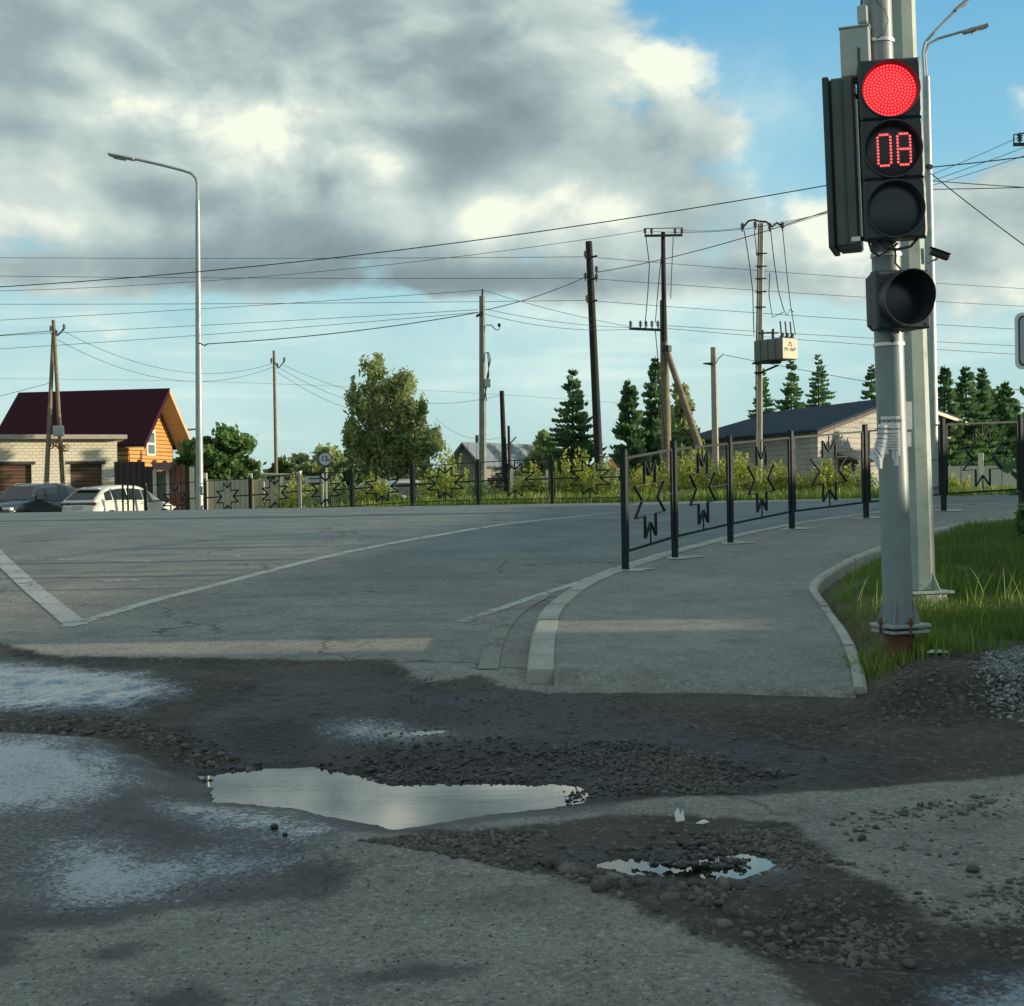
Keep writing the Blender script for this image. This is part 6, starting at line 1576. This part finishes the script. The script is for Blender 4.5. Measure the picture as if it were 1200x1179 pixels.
spruce('taller dark spruce right behind the brown wooden pole', 768, 420, 62, 580, 62, 3, 1.2)
tree('leafy_tree', 'drooping yellow-green birch behind the slanted strut', 795, 480, 66, 44, 110, 4200, .17, lf_birch, 'egg', bark=bark_w, ncl=34, seed=12, droop=.4, rs=.25)
spruce('spruce behind the transformer pole above the blue roof', 893, 432, 34, 520, 95, 4, .7)
spruce('middle spruce of the three above the blue roof', 927, 422, 40, 520, 92, 5, .7)
spruce('right spruce of the three above the blue roof', 959, 416, 42, 520, 94, 6, .7)
spruce('spruce tip beside the front pole above the gable', 1021, 428, 34, 520, 90, 7, .7)
for k, (x, y, w_) in enumerate([(1107, 430, 50), (1132, 430, 60), (1150, 432, 48), (1178, 448, 50)]):
    spruce(['leftmost spruce of the row right of the slim lamp', 'second spruce of the row right of the slim lamp', 'thin-topped third spruce of the row right of the slim lamp', 'lowest spruce at the right edge behind the leafy trees'][k], x, y, w_, 560, 66 + k, 20 + k, 1.1)
tree('leafy_tree', 'bright green leafy tree at the right behind the slab fence', 1172, 502, 72, 100, 104, 12000, .19, lf_dark, 'bush', ncl=46, seed=13, rs=.26)
tree('leafy_tree', 'leafy tree between the gable wall and the bright green tree', 1146, 520, 74, 44, 70, 5000, .19, lf_birch, 'bush', ncl=30, seed=14, rs=.28)
tree('leafy_tree', 'leafy tree cut by the right edge of the picture', 1222, 500, 58, 76, 110, 4500, .2, lf_dark, 'egg', ncl=30, seed=15, rs=.28)
# spruce outside the frame whose branch tips reach in
spruce('large spruce beyond the right edge, only its branch tips showing', 1272, 215, 165, 640, 26, 30, 1.1)
# small plant on the verge at the right edge
sh = thing('young_shrub', G(1196, 640), 'young dark shrub in the grass at the right edge', 'shrub')
cl, c = clumps(1200, 610, 15, 20, 80, 16, shape='egg', seed=3, rs=.35); leaves('foliage', cl, .035, lf_dark, sh, 1600, .1, 2.2); MB().tube([G(1196, 655), P(1196, 575, 15)], [.012, .004], 6).build('stem', bark_d, sh)
# yellow-green weeds behind the far fence
wd = [(440, 575, 60, 34, 46, 'tall weeds below the birch'), (520, 558, 56, 62, 47, 'yellow-green weeds left of the small house'), (565, 575, 40, 30, 45, 'green weeds before the small house'), (625, 570, 50, 40, 46, 'weeds left under the lone spruce'),
      (675, 560, 66, 54, 45, 'bright yellow shrub under the lone spruce'), (708, 565, 40, 46, 46, 'yellow shrub by the brick pier'), (760, 565, 60, 40, 48, 'weeds behind the first near fence panel'), (812, 552, 60, 56, 44, 'yellow-green shrub at the foot of the slanted strut'),
      (862, 558, 70, 44, 44, 'yellow shrub at the foot of the transformer pole'), (915, 560, 60, 36, 45, 'yellow-green shrub before the block building'), (972, 561, 60, 34, 44, 'shrub before the gable wall'), (1010, 560, 30, 40, 44, 'green shrub beside the front pole'), (350, 575, 70, 34, 48, 'weeds before the board fence'), (1110, 568, 60, 18, 45, 'low weeds at the foot of the slab fence'), (390, 572, 60, 34, 46, 'weeds around the direction board')]
for k, (x, y, w_, h_, d, lb) in enumerate(wd):
    cl, c = clumps(x, y - h_ * .12, d, w_ * 1.15, h_ * 1.3, 34, shape='bush', seed=50 + k, rs=.27, depth=.7)
    t = thing('wild_shrub', (c.x, c.y, float(gz(c.x, c.y))), lb, 'shrub', 'shrubs along the far side of the road')
    kk = d / FPX; ns = int(w_ * 1.5); r2 = np.random.default_rng(300 + k); c2 = []
    top_ = P(x, y - h_ * .62, d).z; zb2 = float(gz(c.x, c.y)); Hs = max(.6, top_ - zb2)
    for q_ in range(ns):
        sx = r2.normal(0, .30) * w_ * kk; sy = r2.uniform(-.8, .8); hh_ = Hs * r2.uniform(.35, 1.0) * (1.12 - .55 * min(1, abs(sx) / (w_ * kk * .62)))
        lx, ly = r2.normal(0, .12), r2.normal(0, .1)
        for s_ in np.arange(.12, 1.0, .085): c2.append((Vector((c.x + sx + lx * s_, c.y + sy + ly * s_, zb2 + hh_ * s_)), (.13 * (1.15 - s_) + .03, .13 * (1.15 - s_) + .03, .09), 1.25 - s_ * .6))
    leaves('foliage', c2, .048, [lf_yel, lf_yel, lf_birch][k % 3 if k not in (4, 8) else 0], t, int(95 * w_), -.3, 2.2)
    mb = MB()
    for q in cl[:6]: mb.tube([Vector((c.x, c.y, float(gz(c.x, c.y)) - .1)), q[0]], [.02, .006], 4)
    mb.build('stems', bark_d, t)
# tall grass strip beyond the kerb
n = 34000; X = RNG.uniform(-14, 19, n); Y = np.interp(X, [-12.5, -8.8, -4, 1, 8, 19], [46, 44.4, 41, 39.2, 39.2, 39.8]) + .5 + RNG.uniform(0, 6, n)
grass('tall_grass', np.stack([X, Y], 1), .10, .38, .012, 'tall sunlit roadside grass beyond the main road', zf=lambda x, y: gz(x, y), tintlo=.35, tinthi=1.0)
# far tree line
cl = []
for k in range(260):
    x = -130 + k * 1.0 + random.uniform(-.5, .5); y = 190 + random.uniform(-12, 12); z = .2 + random.uniform(.5, 3.2); cl.append((Vector((x, y, z)), (1.6, 2, random.uniform(1.2, 2.4)), 1))
for k in range(90): x = random.uniform(-42, 48); y = 100 + random.uniform(-4, 6); cl.append((Vector((x, y, .8 + random.uniform(0, .9))), (1.4, 1.4, .9), .8))
o = leaves('distant_woods', cl, .55, lf_dark, None, 17000); tag(o, 'low dark band of distant trees and bushes on the horizon', kind='stuff')

# ------------------------------------------------------------------ unseen halls added right of frame to shade the street, gap for a sun strip
def shade_hall(y0, y1, label, h=4.3, x0=25):
    t = thing('shade_blocker', (x0 + 3, (y0 + y1) / 2, 0), label, 'building'); mb = MB(); mb.box((x0 + 3, (y0 + y1) / 2, h / 2 - .3), (6, y1 - y0, h + .6)); mb.build('wall', blk, t)
    MB().prism([(x0 - .3, y0, h), (x0 + 6.3, y0, h), (x0 + 3, y0, h + .9)], (0, y1 - y0, 0)).build('roof', blue, t)
    for k in range(int((y1 - y0) / 5)): MB().box((x0 - .02, y0 + 2.5 + 5 * k, 1.3), (.08, 2.2, 2.4)).build('door', doorb, t)
shade_hall(-40, 9.92, 'long unseen hall added to shade the street, right of the viewer')
shade_hall(10.5, 34.0, 'second unseen hall added to shade the street, ahead on the right')
